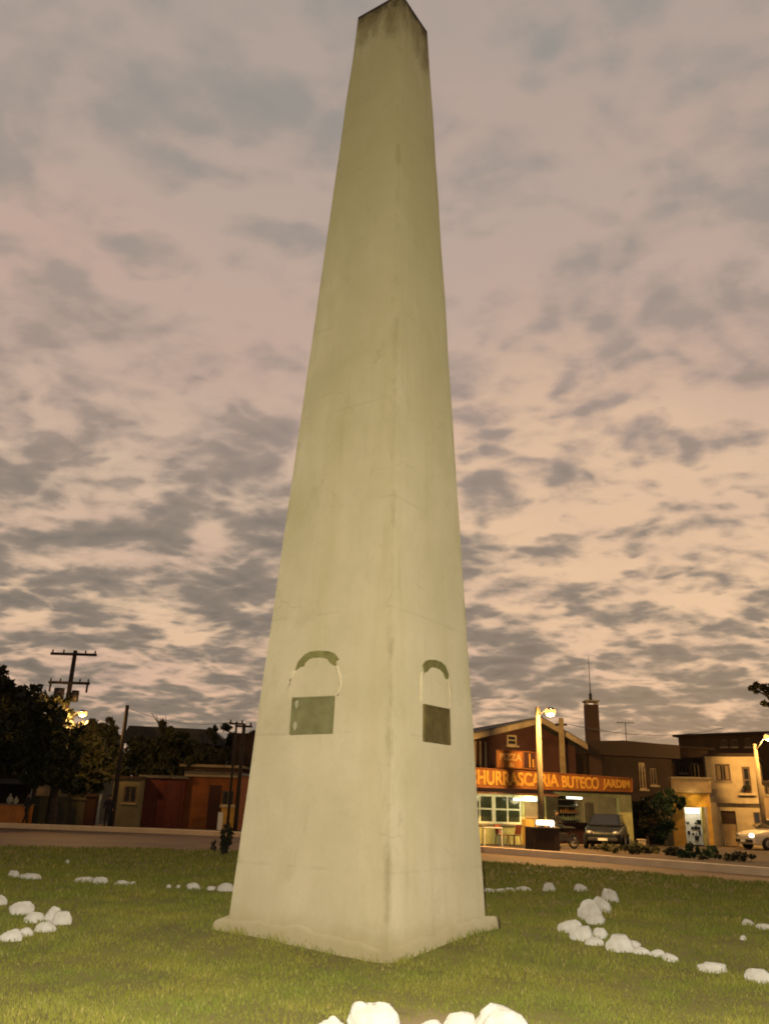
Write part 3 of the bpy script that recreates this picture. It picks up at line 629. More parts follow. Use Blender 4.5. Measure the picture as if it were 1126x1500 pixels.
# ------------------------------------------------------------------ the grill restaurant at right
R = Fac(640, 39.2, 930, 42.6)
sh = R.root('restaurant_building', 'dark gabled restaurant building with lit open front and long orange sign', 'building')
uL, uR = R.px(648, 1200)[0], R.px(926, 1200)[0]
win_r = R.rect(640, 1163, 764, 1206); bar_r = R.rect(800, 1167, 908, 1238); door_r = R.rect(766, 1167, 792, 1240)
top_z = R.px(780, 1160)[1]; zg = 0.0
holes = [(win_r[0], win_r[1], win_r[2], win_r[3]), (bar_r[0], .0, bar_r[2], bar_r[3])]
WT = top_z + .05
wall_mb(uL, zg, uR, WT, holes).build('front_wall', K['green_wall'], sh)
sides_mb(MB(), uL, zg, uR, WT, 6.5).build('wall', K['tan'], sh)
mbx = MB().box((uL - .1, -.02, WT + .003), (uR + .1, 6.75, WT + .14)); mbx.build('ceiling_slab', K['brownwall'], sh)
MB().box((uL + .22, .25, -.06), (uR - .22, 6.48, .015)).build('floor', K['tan'], sh)
# white gridded windows
step = (win_r[2] - win_r[0]) / 3
for i in range(3):
    window(sh, (win_r[0] + step * i + .004, win_r[1], win_r[0] + step * (i + 1) - .004, win_r[3]), 0, K['white_frame'], mat('lit_window_glass', (.04, .045, .025), .15, .3, 2, 0) if i == 0 else bpy.data.materials['lit_window_glass'], 2, 2, True, .09)
# ochre pier beside the windows, standing proud of the wall
r = R.rect(764, 1200, 797, 1236); MB().box((r[0], -.35, .0), (r[2], -.003, r[3])).build('pier', K['yellow'], sh, bevel=.02)
r = R.rect(768, 1176, 796, 1199); MB().box((r[0], -.04, r[1]), (r[2], -.003, r[3])).build('menu_panel', K['tan'], sh)
# tan panel and shelves inside
r = R.rect(856, 1176, 892, 1207, 3); o = MB().box((r[0], 3, r[1]), (r[2], 3.1, r[3])).build('inner_panel', K['tan'], sh)
mb = MB(); r = R.rect(818, 1172, 850, 1212, 4.6)
for k in range(5): z = r[1] + (r[3] - r[1]) * k / 4; mb.box((r[0], 4.4, z), (r[2], 4.8, z + .04))
sv = mb.build('shelf_unit', K['fascia'], sh)
k_ = 0
for k in range(4):
    z = r[1] + (r[3] - r[1]) * k / 4 + .043
    mb = MB()
    for q in range(9):
        u = r[0] + .1 + (r[2] - r[0] - .2) * q / 8; hh = random.uniform(.14, .24); mb.tube([(u, 4.55, z), (u, 4.55, z + hh * .6), (u, 4.55, z + hh * .75), (u, 4.55, z + hh)], [.045, .045, .018, .018], 7)
    o = mb.build('bottle', [K['plastic_white'], K['green_wall'], K['stall_orange'], K['glass']][k], sv); o['kind'] = 'stuff'
r = R.rect(800, 1207, 908, 1238, 1.4); MB().box((r[0] + .1, 1.4, .02), (r[2] - .1, 1.9, 1.0)).build('bar_counter', K['maroon'], sh, bevel=.02)
for (x0, y0, x1, y1, v) in ((752, 1165, 787, 1172, -.5), (830, 1164, 853, 1168, 1.0)):
    r = R.rect(x0, y0, x1, y1, v); cz = (r[1] + r[3]) / 2
    lf = MB().box((r[0], v, cz - .05), (r[2], v + .18, cz + .07)).build('light_fitting', K['white_frame'], sh)
    MB().tube([(r[0] + .03, v + .05, cz - .085), (r[2] - .03, v + .05, cz - .085)], .05, 10).build('lit_tube', K['tube'], lf, smooth=True)
for (u, v, z, p) in ((R.px(725, 1200)[0], 2.5, WT - .4, 90), (R.px(850, 1200)[0], 2.6, WT - .4, 100), (R.px(768, 1200)[0], -.75, WT - .35, 80), (R.px(715, 1200)[0], -1.2, WT - .3, 70)):
    lamp('restaurant_light', R.world(u, v, z), p, (1, .84, .42), .25)
# corrugated awning under the sign
r = R.rect(640, 1152, 800, 1164, -1.1); za = R.px(720, 1163, -1.2)[1]
mb = MB().add([(uL, -1.3, za), (R.px(800, 1200)[0], -1.3, za), (R.px(800, 1200)[0], .0, WT + .12), (uL, .0, WT + .12)], [(0, 1, 2, 3)])
mb.add([(uL, -1.3, za + .04), (R.px(800, 1200)[0], -1.3, za + .04), (R.px(800, 1200)[0], .0, WT + .16), (uL, .0, WT + .16)], [(0, 1, 2, 3)])
mb.add([(uL, -1.3, za), (R.px(800, 1200)[0], -1.3, za), (R.px(800, 1200)[0], -1.3, za + .04), (uL, -1.3, za + .04)], [(0, 1, 2, 3)])
mb.build('awning', corrugated('maroon_corrugated_awning', (.17, .08, .045), (.1, .05, .03), 5), sh)
# upper gabled storey set back behind the sign
GV = 1.6
apex = R.px(783, 1054, GV); eL = R.px(660, 1083, GV); eR = R.px(848, 1092, GV)
zb = WT + .145
gw = MB(); P = [(eL[0] + .25, GV, zb), (eR[0] - .25, GV, zb), (eR[0] - .25, GV, eR[1] - .12), (apex[0], GV, apex[1] - .22), (eL[0] + .25, GV, eL[1] - .12)]
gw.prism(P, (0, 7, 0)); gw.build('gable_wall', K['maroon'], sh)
# thick sloping roof with a tan bargeboard
mb = MB(); T = .2
for (a, b) in ((eL, apex), (apex, eR)):
    mb.prism([(a[0], GV - .7, a[1]), (b[0], GV - .7, b[1]), (b[0], GV - .7, b[1] + .1), (a[0], GV - .7, a[1] + .1)], (0, 9, 0))
mb.build('roof', K['roof_grey'], sh)
for (a, b) in ((eL, apex), (apex, eR)):
    MB().prism([(a[0], GV - .76, a[1] - .24), (b[0], GV - .76, b[1] - .24), (b[0], GV - .76, b[1] + .02), (a[0], GV - .76, a[1] + .02)], (0, .055, 0)).build('bargeboard', K['fascia'], sh)
r = R.rect(741, 1077, 755, 1092, GV); window(sh, r, GV - .14, K['fascia'], K['glass'], 1, 2, True, .07)
r = R.rect(640, 1076, 711, 1120, GV)
mb = MB()
for k in range(7):
    u = R.px(664 + 7.5 * k, 1100, GV)[0]; mb.box((u, GV - .05, zb), (u + .1, GV - .004, eL[1] - .1 + (u - eL[0]) * .06))
mb.build('wall_batten', K['tan'], sh).__setitem__('kind', 'stuff')
# ------------------------------------------------------------------ signs (hang on the building: things of their own)
SV = -1.35
def sign(label, pts, v, m, th=.12):
    P = [(*[R.px(x, y, v)[0]], v, R.px(x, y, v)[1]) for x, y in pts]; u0 = P[0][0]
    t = thing('shop_sign', label, 'sign', R.world(u0, v, P[3][2]), R.rz)
    L_ = [(p[0] - u0, 0, p[2] - P[3][2]) for p in P]
    MB().prism(L_, (0, th, 0)).build('panel', m, t)
    mb = MB()
    for i in range(4):
        mb.tube([Vector(L_[i]) + Vector((0, -.01, 0)), Vector(L_[(i + 1) % 4]) + Vector((0, -.01, 0))], .03, 6)
    mb.build('frame', K['sign_red'], t)
    return t, u0, P[3][2]
def lettering(t, u0, z0, body, pts, v, m):   # pts: left-top, right-top, right-bottom, left-bottom in the photograph
    (a, b, c, d) = [R.px(x, y, v) for x, y in pts]
    o = text_obj('lettering', body, t, 0, 0, 1, 1, -.02, m)
    for q in o.data.vertices:
        s, h = q.co.x, q.co.z; zl = d[1] + (a[1] - d[1]) * h; zr = c[1] + (b[1] - c[1]) * h
        ul = a[0] + (b[0] - a[0]) * s; q.co.x = ul - u0; q.co.z = zl + (zr - zl) * s - z0; q.co.y = q.co.y
    return o
t, u0, z0 = sign('long orange red shop sign reading CHURRASCARIA BUTECO JARDIM', [(668, 1123), (925, 1140.5), (925, 1160), (668, 1152)], SV, K['sign_red'])
lettering(t, u0, z0, 'CHURRASCARIA', [(685, 1126.5), (817, 1134), (817, 1153), (685, 1149)], SV, K['letter'])
lettering(t, u0, z0, 'BUTECO', [(822, 1136), (876, 1139), (876, 1156.5), (822, 1154)], SV, K['letter'])
lettering(t, u0, z0, 'JARDIM', [(882, 1141), (921, 1143.5), (921, 1158), (882, 1157)], SV, K['letter'])
t, u0, z0 = sign('square orange sign reading PIZZA above the long sign', [(727, 1099), (765, 1101), (765, 1126), (727, 1124)], -.9, K['sign_orange'])
lettering(t, u0, z0, 'PIZZA', [(731, 1103), (763, 1105), (763, 1115), (731, 1113)], -.9, K['letter_pale'])
lettering(t, u0, z0, '&', [(745, 1117), (753, 1117.5), (753, 1124), (745, 1123.5)], -.9, K['letter_pale'])
t, u0, z0 = sign('dark maroon board with an orange batten beside the pizza sign', [(766, 1101), (784, 1102.5), (784, 1127), (766, 1126)], -.85, K['maroon'])
for (x, y0, y1) in ((776, 1104, 1124), (781, 1112, 1124)):
    a, b = R.px(x - 1.2, y0, -.9), R.px(x + 1.2, y1, -.9); MB().box((a[0] - u0, -.03, b[1] - z0), (b[0] - u0, -.003, a[1] - z0)).build('batten', K['letter'], t)
# table, chairs and an added counter, its tube standing in for a headlight streak
def plastic_chair(loc, rz, label, m, group=None):
    t = thing('plastic_chair', label, 'chair', loc, rz, group)
    MB().box((-.21, -.21, .41), (.21, .21, .45)).build('seat', m, t, bevel=.015)
    MB().prism([(-.2, .2, .46), (.2, .2, .46), (.17, .28, .86), (-.17, .28, .86)], (0, .03, 0)).build('backrest', m, t)
    for sx in (-1, 1):
        for sy in (-1, 1): MB().tube([(sx * .19, sy * .19, .41), (sx * .22, sy * .23, 0)], .02, 6).build('leg', m, t)
    return t
def spot(x, Y, z=.1):
    p = at(x, 1200, Y); return Vector((p.x, p.y, z))
plastic_chair(spot(735, 38.6), .6, 'red orange plastic chair left of the white table before the lit window', K['plastic_red'])
plastic_chair(spot(752, 38.8), -1.0, 'red orange plastic chair beside the ochre pier of the restaurant', K['plastic_red'])
t = thing('plastic_table', 'white plastic table standing before the lit restaurant window', 'table', spot(720, 38.4))
MB().box((-.42, -.42, .7), (.42, .42, .74)).build('tabletop', K['plastic_white'], t, bevel=.015)
for sx in (-1, 1):
    for sy in (-1, 1): MB().tube([(sx * .36, sy * .36, .7), (sx * .38, sy * .38, 0)], .025, 6).build('leg', K['plastic_white'], t)
p = spot(793, 35.3)
t = thing('streak_stand_in', 'low brown food counter with a bright white lamp on its top', 'counter', p, R.rz)
MB().box((-.62, -.3, .0), (.62, .3, .82)).build('cabinet', K['brownwall'], t, bevel=.02)
MB().box((-.64, -.32, .823), (.64, .32, .87)).build('countertop', K['fascia'], t, bevel=.01)
MB().tube([(-.36, -.26, 1.03), (.36, -.26, 1.03)], .095, 12).build('lit_tube', K['headlight'], t, smooth=True)  # added glowing tube in place of a passing headlight's streak
MB().box((-.42, -.2, .873), (-.38, -.16, 1.1)).box((.38, -.2, .873), (.42, -.16, 1.1)).box((-.45, -.24, 1.11), (.45, -.06, 1.14)).build('lamp_bracket', K['metal_grey'], t)
# ------------------------------------------------------------------ poles and street lamps
def street_lamp(label, xt, yt, Y, lampxy, power, group='street lamps'):
    top = at(xt, yt, Y); base = Vector((top.x, top.y, .08)); t = thing('street_lamp', label, 'street lamp', base, 0, group); H = top.z - .08
    MB().tube([(0, 0, 0), (0, 0, H * .5), (0, 0, H)], [.14, .12, .095], 12).build('pole', K['concrete_pole'], t, smooth=True)
    d = at(*lampxy, Y - 1.0) - base
    MB().tube([(0, 0, H - .35), d * .55 + Vector((0, 0, (H - .35) * .45 + .12)), d + Vector((0, 0, .16))], .03, 8).build('arm', K['metal_grey'], t, smooth=True)
    hd = Vector((d.x, d.y - .08, d.z))
    MB().ball(hd + Vector((0, 0, .10)), (.17, .30, .09), 14, 8).build('lamp_head', K['metal_grey'], t, smooth=True)
    MB().ball(hd, (.23, .26, .19), 14, 8).build('bulb', K['sodium'], t, smooth=True)
    lamp('street_lamp_light', base + hd + Vector((0, -.1, -.26)), power, (1, .55, .17), .12)
    return t
street_lamp('concrete street lamp lit orange, standing before the restaurant sign', 787, 1036, 36.0, (805, 1043), 3800)
street_lamp('lit street lamp on a pale pole before the white two storey house', 1104.5, 1090, 44.5, (1124, 1080), 2300)
tp = at(821, 1052, 41.35); t = thing('roof_post', 'pale concrete post rising behind the long sign, right of the street lamp', 'pole', (tp.x, tp.y, WT + .1 + .145))
MB().tube([(0, 0, 0), (0, 0, tp.z - WT - .245)], [.15, .12], 12).build('shaft', K['concrete_pole'], t, smooth=True)
MB().box((-.28, -.06, tp.z - WT - .6), (.28, .06, tp.z - WT - .5)).build('crossarm', K['wood_pole'], t)
tp0 = tp
# left: timber pole with two crossarms, transformer and lamp
PY = 46.1; tp = at(111, 953, PY); base = Vector((tp.x, tp.y, .08)); H = tp.z - .08
t = thing('utility_pole', 'tall dark utility pole with two crossarms and a lit orange lamp, left', 'pole', base)
MB().tube([(0, 0, 0), (0, 0, H)], [.17, .11], 12).build('shaft', K['wood_pole'], t, smooth=True)
def armz(y): return at(108, y, PY).z - .08
for (y, xl, xr) in ((959, 76, 143), (1001, 73, 133)):
    z = armz(y); a, b = at(xl, y, PY).x - base.x, at(xr, y + 2, PY).x - base.x
    ca = MB().box((a, -.2, z - .07), (b, -.09, z + .07)).build('crossarm', K['wood_pole'], t)
    for u in (a + .1, a * .45, b * .5, b - .1): MB().tube([(u, -.145, z + .073), (u, -.145, z + .13), (u, -.145, z + .24)], [.025, .055, .03], 8).build('insulator', K['metal_dark'], ca, smooth=True)
    if y > 990:
        for u in (a + .12, b - .12): MB().tube([(u, -.145, z - .073), (u, -.145, z - .5)], .06, 8).build('fuse_holder', K['metal_dark'], ca, smooth=True)
z = armz(1020); MB().tube([(-.5, -.1, z - .35), (-.5, -.1, z + .4)], .28, 12).build('transformer', K['metal_dark'], t, smooth=True)
MB().tube([(.4, -.1, z - .3), (.4, -.1, z + .3)], .2, 12).build('transformer', K['metal_dark'], t, smooth=True)
d = at(122, 1045, PY - 1.2) - base
MB().tube([(0, 0, d.z - .4), (d.x * .6, d.y * .6, d.z + .05), (d.x, d.y, d.z + .14)], .03, 8).build('lamp_arm', K['metal_grey'], t, smooth=True)
MB().ball(d + Vector((0, 0, .1)), (.17, .3, .09), 14, 8).build('lamp_head', K['metal_grey'], t, smooth=True)
MB().ball(d, (.21, .24, .18), 14, 8).build('bulb', K['sodium'], t, smooth=True)
lamp('street_lamp_light', base + d + Vector((0, -.1, -.28)), 1300, (1, .52, .16), .12)
def simple_pole(label, xt, yt, Y, arms, r=.1):
    tp = at(xt, yt, Y); t = thing('utility_pole', label, 'pole', (tp.x, tp.y, .08)); H = tp.z - .08
    MB().tube([(0, 0, 0), (0, 0, H)], [r * 1.3, r], 10).build('shaft', K['wood_pole'], t, smooth=True)
    for (dz, hw) in arms:
        ca = MB().box((-hw, -r - .1, H - dz - .05), (hw, -r - .005, H - dz + .05)).build('crossarm', K['wood_pole'], t)
        for u in (-hw + .08, hw - .08): MB().tube([(u, -r - .05, H - dz + .053), (u, -r - .05, H - dz + .2)], .045, 8).build('insulator', K['metal_dark'], ca, smooth=True)
    return tp
q1 = simple_pole('thin dark pole without arms, standing between trees and the grey roof', 187, 1033, 45.5, [])
q2 = simple_pole('slim dark pole with short crossarm, first of the pair beside the obelisk', 347, 1057, 46.5, [(.12, .4)], .06)
q3 = simple_pole('thicker dark pole with short crossarm, closest to the obelisk edge', 358, 1060, 45, [(.15, .45)], .09)
def cable(label, a, b, sag, r=.012):
    pts = []
    for i in range(17):
        s = i / 16; p = a.lerp(b, s); p = p - Vector((0, 0, sag * 4 * s * (1 - s))); pts.append(p)
    o0 = pts[0].copy(); mb = MB().tube([p - o0 for p in pts], r, 5); o = mb.build('overhead_cable', K['metal_dark'], smooth=True); o.location = o0; tag(o, label, 'cable')
cable('thin overhead cable sagging from the utility pole toward the dark houses', tp0 + Vector((.2, 0, -.25)), at(1060, 1066, 52), .5, .014)
cable('thin overhead cable between the two slim poles left of the obelisk', q2 + Vector((0, -.1, -.02)), q3 + Vector((0, -.1, 0)), .05, .012)
cable('thin overhead cable running from the slim pole to the armless pole', q1 + Vector((0, 0, -.1)), q2 + Vector((-.2, 0, 0)), .45, .011)
# ------------------------------------------------------------------ chimney, mast, dark houses at right
ct = at(865, 1033, 47.5); t = thing('brick_chimney', 'square brown brick tower with a flat cap rising behind the restaurant', 'chimney', (ct.x, ct.y, .09)); H = ct.z - .09
MB().box((-.34, -.34, 0), (.34, .34, H)).build('brick_stack', K['brick'], t)
mb = MB()
for sx in (-.28, .28):
    for sy in (-.28, .28): mb.box((sx - .05, sy - .05, H + .003), (sx + .05, sy + .05, H + .16))
mb.build('cap_support', K['fascia'], t)
MB().box((-.4, -.4, H + .163), (.4, .4, H + .25)).build('cap', K['fascia'], t, bevel=.015)
mt = at(864, 962, 47.5); o = MB().tube([(0, 0, 0), (0, 0, 1.0), (0, 0, mt.z - ct.z - .25)], [.045, .022, .012], 8); 
o.tube([(0, 0, .0), (0, 0, .4)], .09, 8); o = o.build('radio_mast', K['metal_dark'], smooth=True); o.location = (ct.x, ct.y, ct.z + .25); tag(o, 'thin dark radio mast rising from the cap of the brick tower', 'antenna')
def block(label, xa, Ya, xb, Yb, ytl, depth, wm, rm, wins=(), name='house', roofpts=None, over=.3):
    f = Fac(xa, Ya, xb, Yb); t = f.root(name, label, 'building'); zt = f.px((xa + xb) / 2, ytl)[1]
    holes = [f.rect(*w_[:4]) for w_ in wins]
    mb = wall_mb(0, 0, f.len, zt, holes); sides_mb(mb, 0, 0, f.len, zt, depth); mb.build('wall', wm, t)
    for h, w_ in zip(holes, wins): window(t, h, 0, w_[4] if len(w_) > 4 else K['shutter'], w_[5] if len(w_) > 5 else K['glass'], 2, 1, True, .07)
    if roofpts:
        # ridge line drawn by its profile on the facade plane
        P = [f.px(x, y) for x, y in roofpts]; base = [(P[0][0], zt + .003), (P[-1][0], zt + .003)]
        poly = [(P[0][0] - over * .0, -over, zt + .003)] + [(u, -over, z) for u, z in P] + [(P[-1][0], -over, zt + .003)]
        MB().prism([Vector(q) for q in poly], (0, depth + over * 2, 0)).build('roof', rm, t)
    else:
        MB().box((-over, -over, zt + .003), (f.len + over, depth + .22 + over, zt + .16)).build('roof', rm, t)
    return f, t, zt
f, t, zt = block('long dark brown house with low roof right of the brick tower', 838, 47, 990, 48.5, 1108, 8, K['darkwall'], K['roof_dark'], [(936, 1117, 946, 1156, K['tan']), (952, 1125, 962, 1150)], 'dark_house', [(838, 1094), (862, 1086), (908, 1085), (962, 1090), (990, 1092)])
r = f.rect(880, 1175, 912, 1236); MB().box((r[0], -.06, 0), (r[2], -.003, r[3])).build('door', K['maroon'], t)
r = f.rect(946, 1185, 972, 1236); MB().box((r[0], -.06, 0), (r[2], -.003, r[3])).build('door', K['brownwall'], t)
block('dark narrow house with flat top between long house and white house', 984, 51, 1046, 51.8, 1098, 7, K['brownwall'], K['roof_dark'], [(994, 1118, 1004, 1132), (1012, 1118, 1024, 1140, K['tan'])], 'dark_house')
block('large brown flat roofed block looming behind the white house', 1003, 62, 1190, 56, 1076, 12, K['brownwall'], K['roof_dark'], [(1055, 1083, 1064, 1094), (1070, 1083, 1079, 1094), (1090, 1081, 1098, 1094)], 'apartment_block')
# TV antenna on the long dark house
a0 = at(917, 1086, 49); a1 = at(916.5, 1059, 49)
t = thing('television_antenna', 'spindly television antenna on the roof of the long dark house', 'antenna', a0)
H = (a1 - a0).z; MB().tube([(0, 0, -.3), (0, 0, H)], .022, 6).build('mast', K['metal_dark'], t)
mb = MB().tube([(-.5, 0, H), (.5, 0, H)], .018, 5)
for u in (-.45, -.25, -.05, .15, .35): mb.tube([(u, -.32, H + .022), (u, .32, H + .022)], .012, 5)
mb.build('boom', K['metal_dark'], t)
# ------------------------------------------------------------------ snack kiosk with the white lit doorway
f = Fac(984, 45.6, 1042, 45.2); t = f.root('corner_shop', 'small yellow corner shop with tan fascia and white lit doorway', 'building')
zt = f.px(1012, 1160)[1]; dr = f.rect(1003, 1182, 1037, 1238); arch = f.rect(1002, 1163, 1034, 1182)
wall_mb(0, 0, f.len, zt, [(dr[0], 0, dr[2], dr[3])]).build('front_wall', K['yellow'], t); sides_mb(MB(), 0, 0, f.len, zt, 4).build('wall', K['tan'], t)
MB().box((-.05, -.02, zt + .003), (f.len + .05, 4.3, zt + .12)).build('ceiling_slab', K['tan'], t)
r = f.rect(984, 1141, 1040, 1161, -.4); MB().box((r[0], -.5, r[1]), (r[2], -.023, r[3])).build('fascia', K['tan'], t, bevel=.03)
MB().box((r[0] - .06, -.56, r[3] + .003), (r[2] + .06, .3, r[3] + .09)).build('roof', K['fascia'], t)
mb = MB(); ce = ((arch[0] + arch[2]) / 2, arch[1]); pts = []
for k in range(17):
    a = math.pi * k / 16; pts.append((ce[0] + (arch[2] - arch[0]) / 2 * math.cos(a), -.09, ce[1] + (arch[3] - arch[1]) * .95 * math.sin(a)))
MB().prism(pts, (0, .085, 0)).build('arch_panel', mat('bright_yellow_panel', (.6, .36, .05), .8, .25, 2), t)
fr = f.rect(1003, 1183, 1027, 1234, 2.0)
fz = MB().box((fr[0], 1.9, .05), (fr[2], 2.5, fr[3])).build('drinks_fridge', K['plastic_white'], t)
MB().box((fr[0] + .08, 1.86, fr[3] - .3), (fr[2] - .08, 1.897, fr[3] - .08)).build('lit_header', emat('fridge_header', (.9, 1, .9), 1.2), fz)
mb = MB()
for k in range(4):
    for q in range(4): 
        if random.random() < .6:
            u = fr[0] + .12 + (fr[2] - fr[0] - .24) * q / 3.3; z = .25 + (fr[3] - .8) * k / 4; mb.box((u - random.uniform(0, .08), 1.85, z), (u + random.uniform(.06, .16), 1.897, z + random.uniform(.08, .26)))
mb.build('fridge_goods', K['glass'], fz).__setitem__('kind', 'stuff')
r = f.rect(1028, 1182, 1038, 1234, 1.0); MB().box((r[0], .9, .03), (r[2], 1.3, r[3])).build('green_cupboard', K['green_wall'], t)
lamp('shop_light', f.world((dr[0] + dr[2]) / 2, 1.1, zt - .3), 70, (1, .97, .82), .15)
lamp('shop_light', f.world(f.len * .5, -.75, zt - .25), 14, (1, .72, .3), .1)
# ------------------------------------------------------------------ cream two storey house
f = Fac(1038, 48.6, 1116, 47.4); t = f.root('two_storey_house', 'cream two storey house with shuttered window at far right', 'building')
zt = f.px(1075, 1108)[1]
w1 = f.rect(1047, 1119, 1069, 1144); w2 = f.rect(1087, 1123, 1099, 1162); dr = f.rect(1057, 1188, 1079, 1240); w3 = f.rect(1103, 1190, 1113, 1207)
wall_mb(0, 0, f.len, zt, [w1, w2, (dr[0], 0, dr[2], dr[3]), w3]).build('front_wall', K['cream'], t); sides_mb(MB(), 0, 0, f.len, zt, 7).build('wall', K['cream'], t)
MB().box((-.12, -.16, zt + .003), (f.len + .12, 7.4, zt + .16)).build('roof', K['roof_dark'], t)
wn = window(t, w1, 0, K['shutter'], K['glass'], 2, 1, True, .08)
um = (w1[0] + w1[2]) / 2
for s in (0, 1):
    a = w1[0] + .09 if s == 0 else um + .13; b = um - .13 if s == 0 else w1[2] - .09
    mb = MB()
    for k in range(9): z = w1[1] + .1 + (w1[3] - w1[1] - .2) * k / 9; mb.box((a, .02, z), (b, .045, z + .07))
    mb.build('shutter', mat('tan_shutter', (.2, .14, .07), .7) if 'tan_shutter' not in bpy.data.materials else bpy.data.materials['tan_shutter'], wn)
window(t, w2, 0, K['shutter'], K['glass'], 1, 2, False, .1)
MB().box((w2[0] - .2, -.42, w2[1] - .12), (w2[2] + .2, -.003, w2[1] - .003)).build('balcony_ledge', K['cream'], t)
window(t, w3, 0, K['shutter'], K['glass'], 1, 1, True, .06)
r = f.rect(1042, 1169, 1116, 1177); MB().box((0, -.28, r[1]), (f.len, -.003, r[3])).build('cornice_band', K['cream'], t, bevel=.02)
MB().box((dr[0], .1, .0), (dr[2], .15, dr[3] * .62)).build('gate_panel', K['tan'], t); MB().box((dr[0], .1, dr[3] * .62 + .003), (dr[2], .15, dr[3])).build('roller_shutter', K['brownwall'], t)
r = f.rect(1040, 1176, 1057, 1240)
mb = MB().prism([(r[0] + .02, -.003, 0), (r[2] + .1, -.003, 0), (r[0] + .45, -.003, r[3]), (r[0] + .02, -.003, r[3])], (0, -.6, 0)); mb.build('buttress', K['cream'], t)
MB().tube([(.05, -.06, r[3] + .1), (.05, -.06, zt)], .05, 8).build('drainpipe', K['metal_dark'], t)
p = f.world((w2[0] + w2[2]) / 2, -.24, w2[1] + .0); 
# neighbour cut by the frame
f2 = Fac(1117, 47.2, 1190, 46.0); t2 = f2.root('low_house', 'dim tan house beside the cream house, cut by the right edge', 'building'); zt2 = f2.px(1130, 1148)[1]
wr = f2.rect(1119, 1190, 1124, 1215)
wall_mb(0, 0, f2.len, zt2, [f2.rect(1118.5, 1150, 1130, 1164), ]).build('wall', K['tan'], t2); window(t2, f2.rect(1118.5, 1150, 1130, 1164), 0, K['shutter'], K['glass'], 2, 1)
MB().box((-.003, -.2, zt2 + .003), (f2.len, 6, zt2 + .15)).build('roof', K['roof_dark'], t2)
sides_mb(MB(), .01, 0, f2.len, zt2, 5.8).build('side_wall', K['tan'], t2)
# ------------------------------------------------------------------ left side: walls, sheds, houses
f, t, zt = block('rusty dark red sheet metal shed facing the road', 201, 48.5, 266, 48.3, 1140, 4, K['red_sheet'], K['roof_grey'], (), 'metal_shed', None, .15)
r = f.rect(240, 1150, 262, 1214); MB().box((r[0], -.05, 0), (r[2], -.003, r[3])).build('sliding_door', K['red_sheet'], t)
f, t, zt = block('orange lit plastered house with pale cornice beside red shed', 266.5, 48.6, 345, 48.2, 1135, 5, K['rust_orange'], K['roof_grey'], [(325, 1158, 342, 1181, K['tan'])], 'plastered_house', None, .1)
MB().box((-.06, -.14, zt - .12), (f.len, -.003, zt - .003)).build('cornice', K['fascia'], t)
r = f.rect(324, 1183, 345, 1215); MB().box((r[0], -.1, 0), (f.len, -.003, r[3])).build('dado', K['yellow'], t); 
MB().box((r[0] - .05, -.18, r[3] + .003), (f.len, -.003, r[3] + .16)).build('ledge', K['cream'], t)
r = f.rect(305, 1150, 322, 1216); MB().box((r[0], -.05, 0), (r[2], -.003, r[3])).build('door', K['maroon'], t)
r = f.rect(282, 1155, 284, 1216); 
mb = MB(); r = f.rect(325, 1158, 342, 1181)
for k in range(6): u = r[0] + (r[2] - r[0]) * (k + .5) / 6; mb.tube([(u, .02, r[1]), (u, .02, r[3])], .018, 6)
mb.build('window_grille', K['metal_dark'], t)
f2 = Fac(319, 47.2, 327, 47.2); o = MB().box((0, 0, 0), (f2.len * .75, .35, .85)).box((-.02, -.02, .853), (f2.len * .75 + .02, .37, .9)).build('gas_box', K['plastic_white'], bevel=.01); o.location = f2.o; o.rotation_euler.z = f2.rz; tag(o, 'pale meter box standing before the orange lit house', 'box')
f, t, zt = block('pale green house end with dark window left of red shed', 160, 47.6, 200, 47.6, 1141, 5, K['palewall'], K['roof_dark'], [(181, 1152, 200, 1176)], 'pale_house', None, .12)
f, t, zt = block('low grey boundary wall under dark trees at left', 40, 46.6, 122, 46.9, 1171, .3, K['greywall'], K['greywall'], (), 'boundary_wall', None, .04)
f, t, zt = block('reddish gate pier between grey wall and pale house', 122.6, 46.7, 137, 46.7, 1167, .4, K['maroon'], K['brownwall'], (), 'gate_pier', None, .05)
block('dim two storey house with warm wall seen between left trees', 36, 62, 118, 62, 1068, 7, K['tan'], K['roof_dark'], [(48, 1085, 60, 1103), (78, 1085, 92, 1103)], 'dim_house', None, .3)
f, t, zt = block('grey roofed house behind the trees left of the obelisk', 186, 62, 322, 62.5, 1090, 8, K['brownwall'], K['roof_grey'], (), 'grey_roof_house', [(178, 1085), (190, 1063), (314, 1069), (330, 1088)], .2)
block('brown brick house end behind the pair of slim poles', 330, 58, 420, 57, 1078, 6, K['brownwall'], K['roof_dark'], (), 'brick_house', None, .2)
block('low tiled annex behind the red shed and orange house', 262, 54.5, 345, 54.5, 1124, 3.5, K['brownwall'], K['fascia'], [(286, 1127, 298, 1134), ], 'tiled_annex', None, .25)
# posts near the pale house
o = MB().tube([(0, 0, 0), (0, 0, 1.55)], .07, 10).tube([(0, 0, 1.55), (0, 0, 1.62)], .09, 10).build('white_post', K['cloth_pale'], smooth=True); o.location = spot(143, 45.4); tag(o, 'short white post between the gate pier and pale house', 'post')
block('dark boundary wall behind the orange stall at far left', -70, 47.2, 40, 46.6, 1138, .3, K['darkwall'], K['darkwall'], (), 'boundary_wall', None, .03)
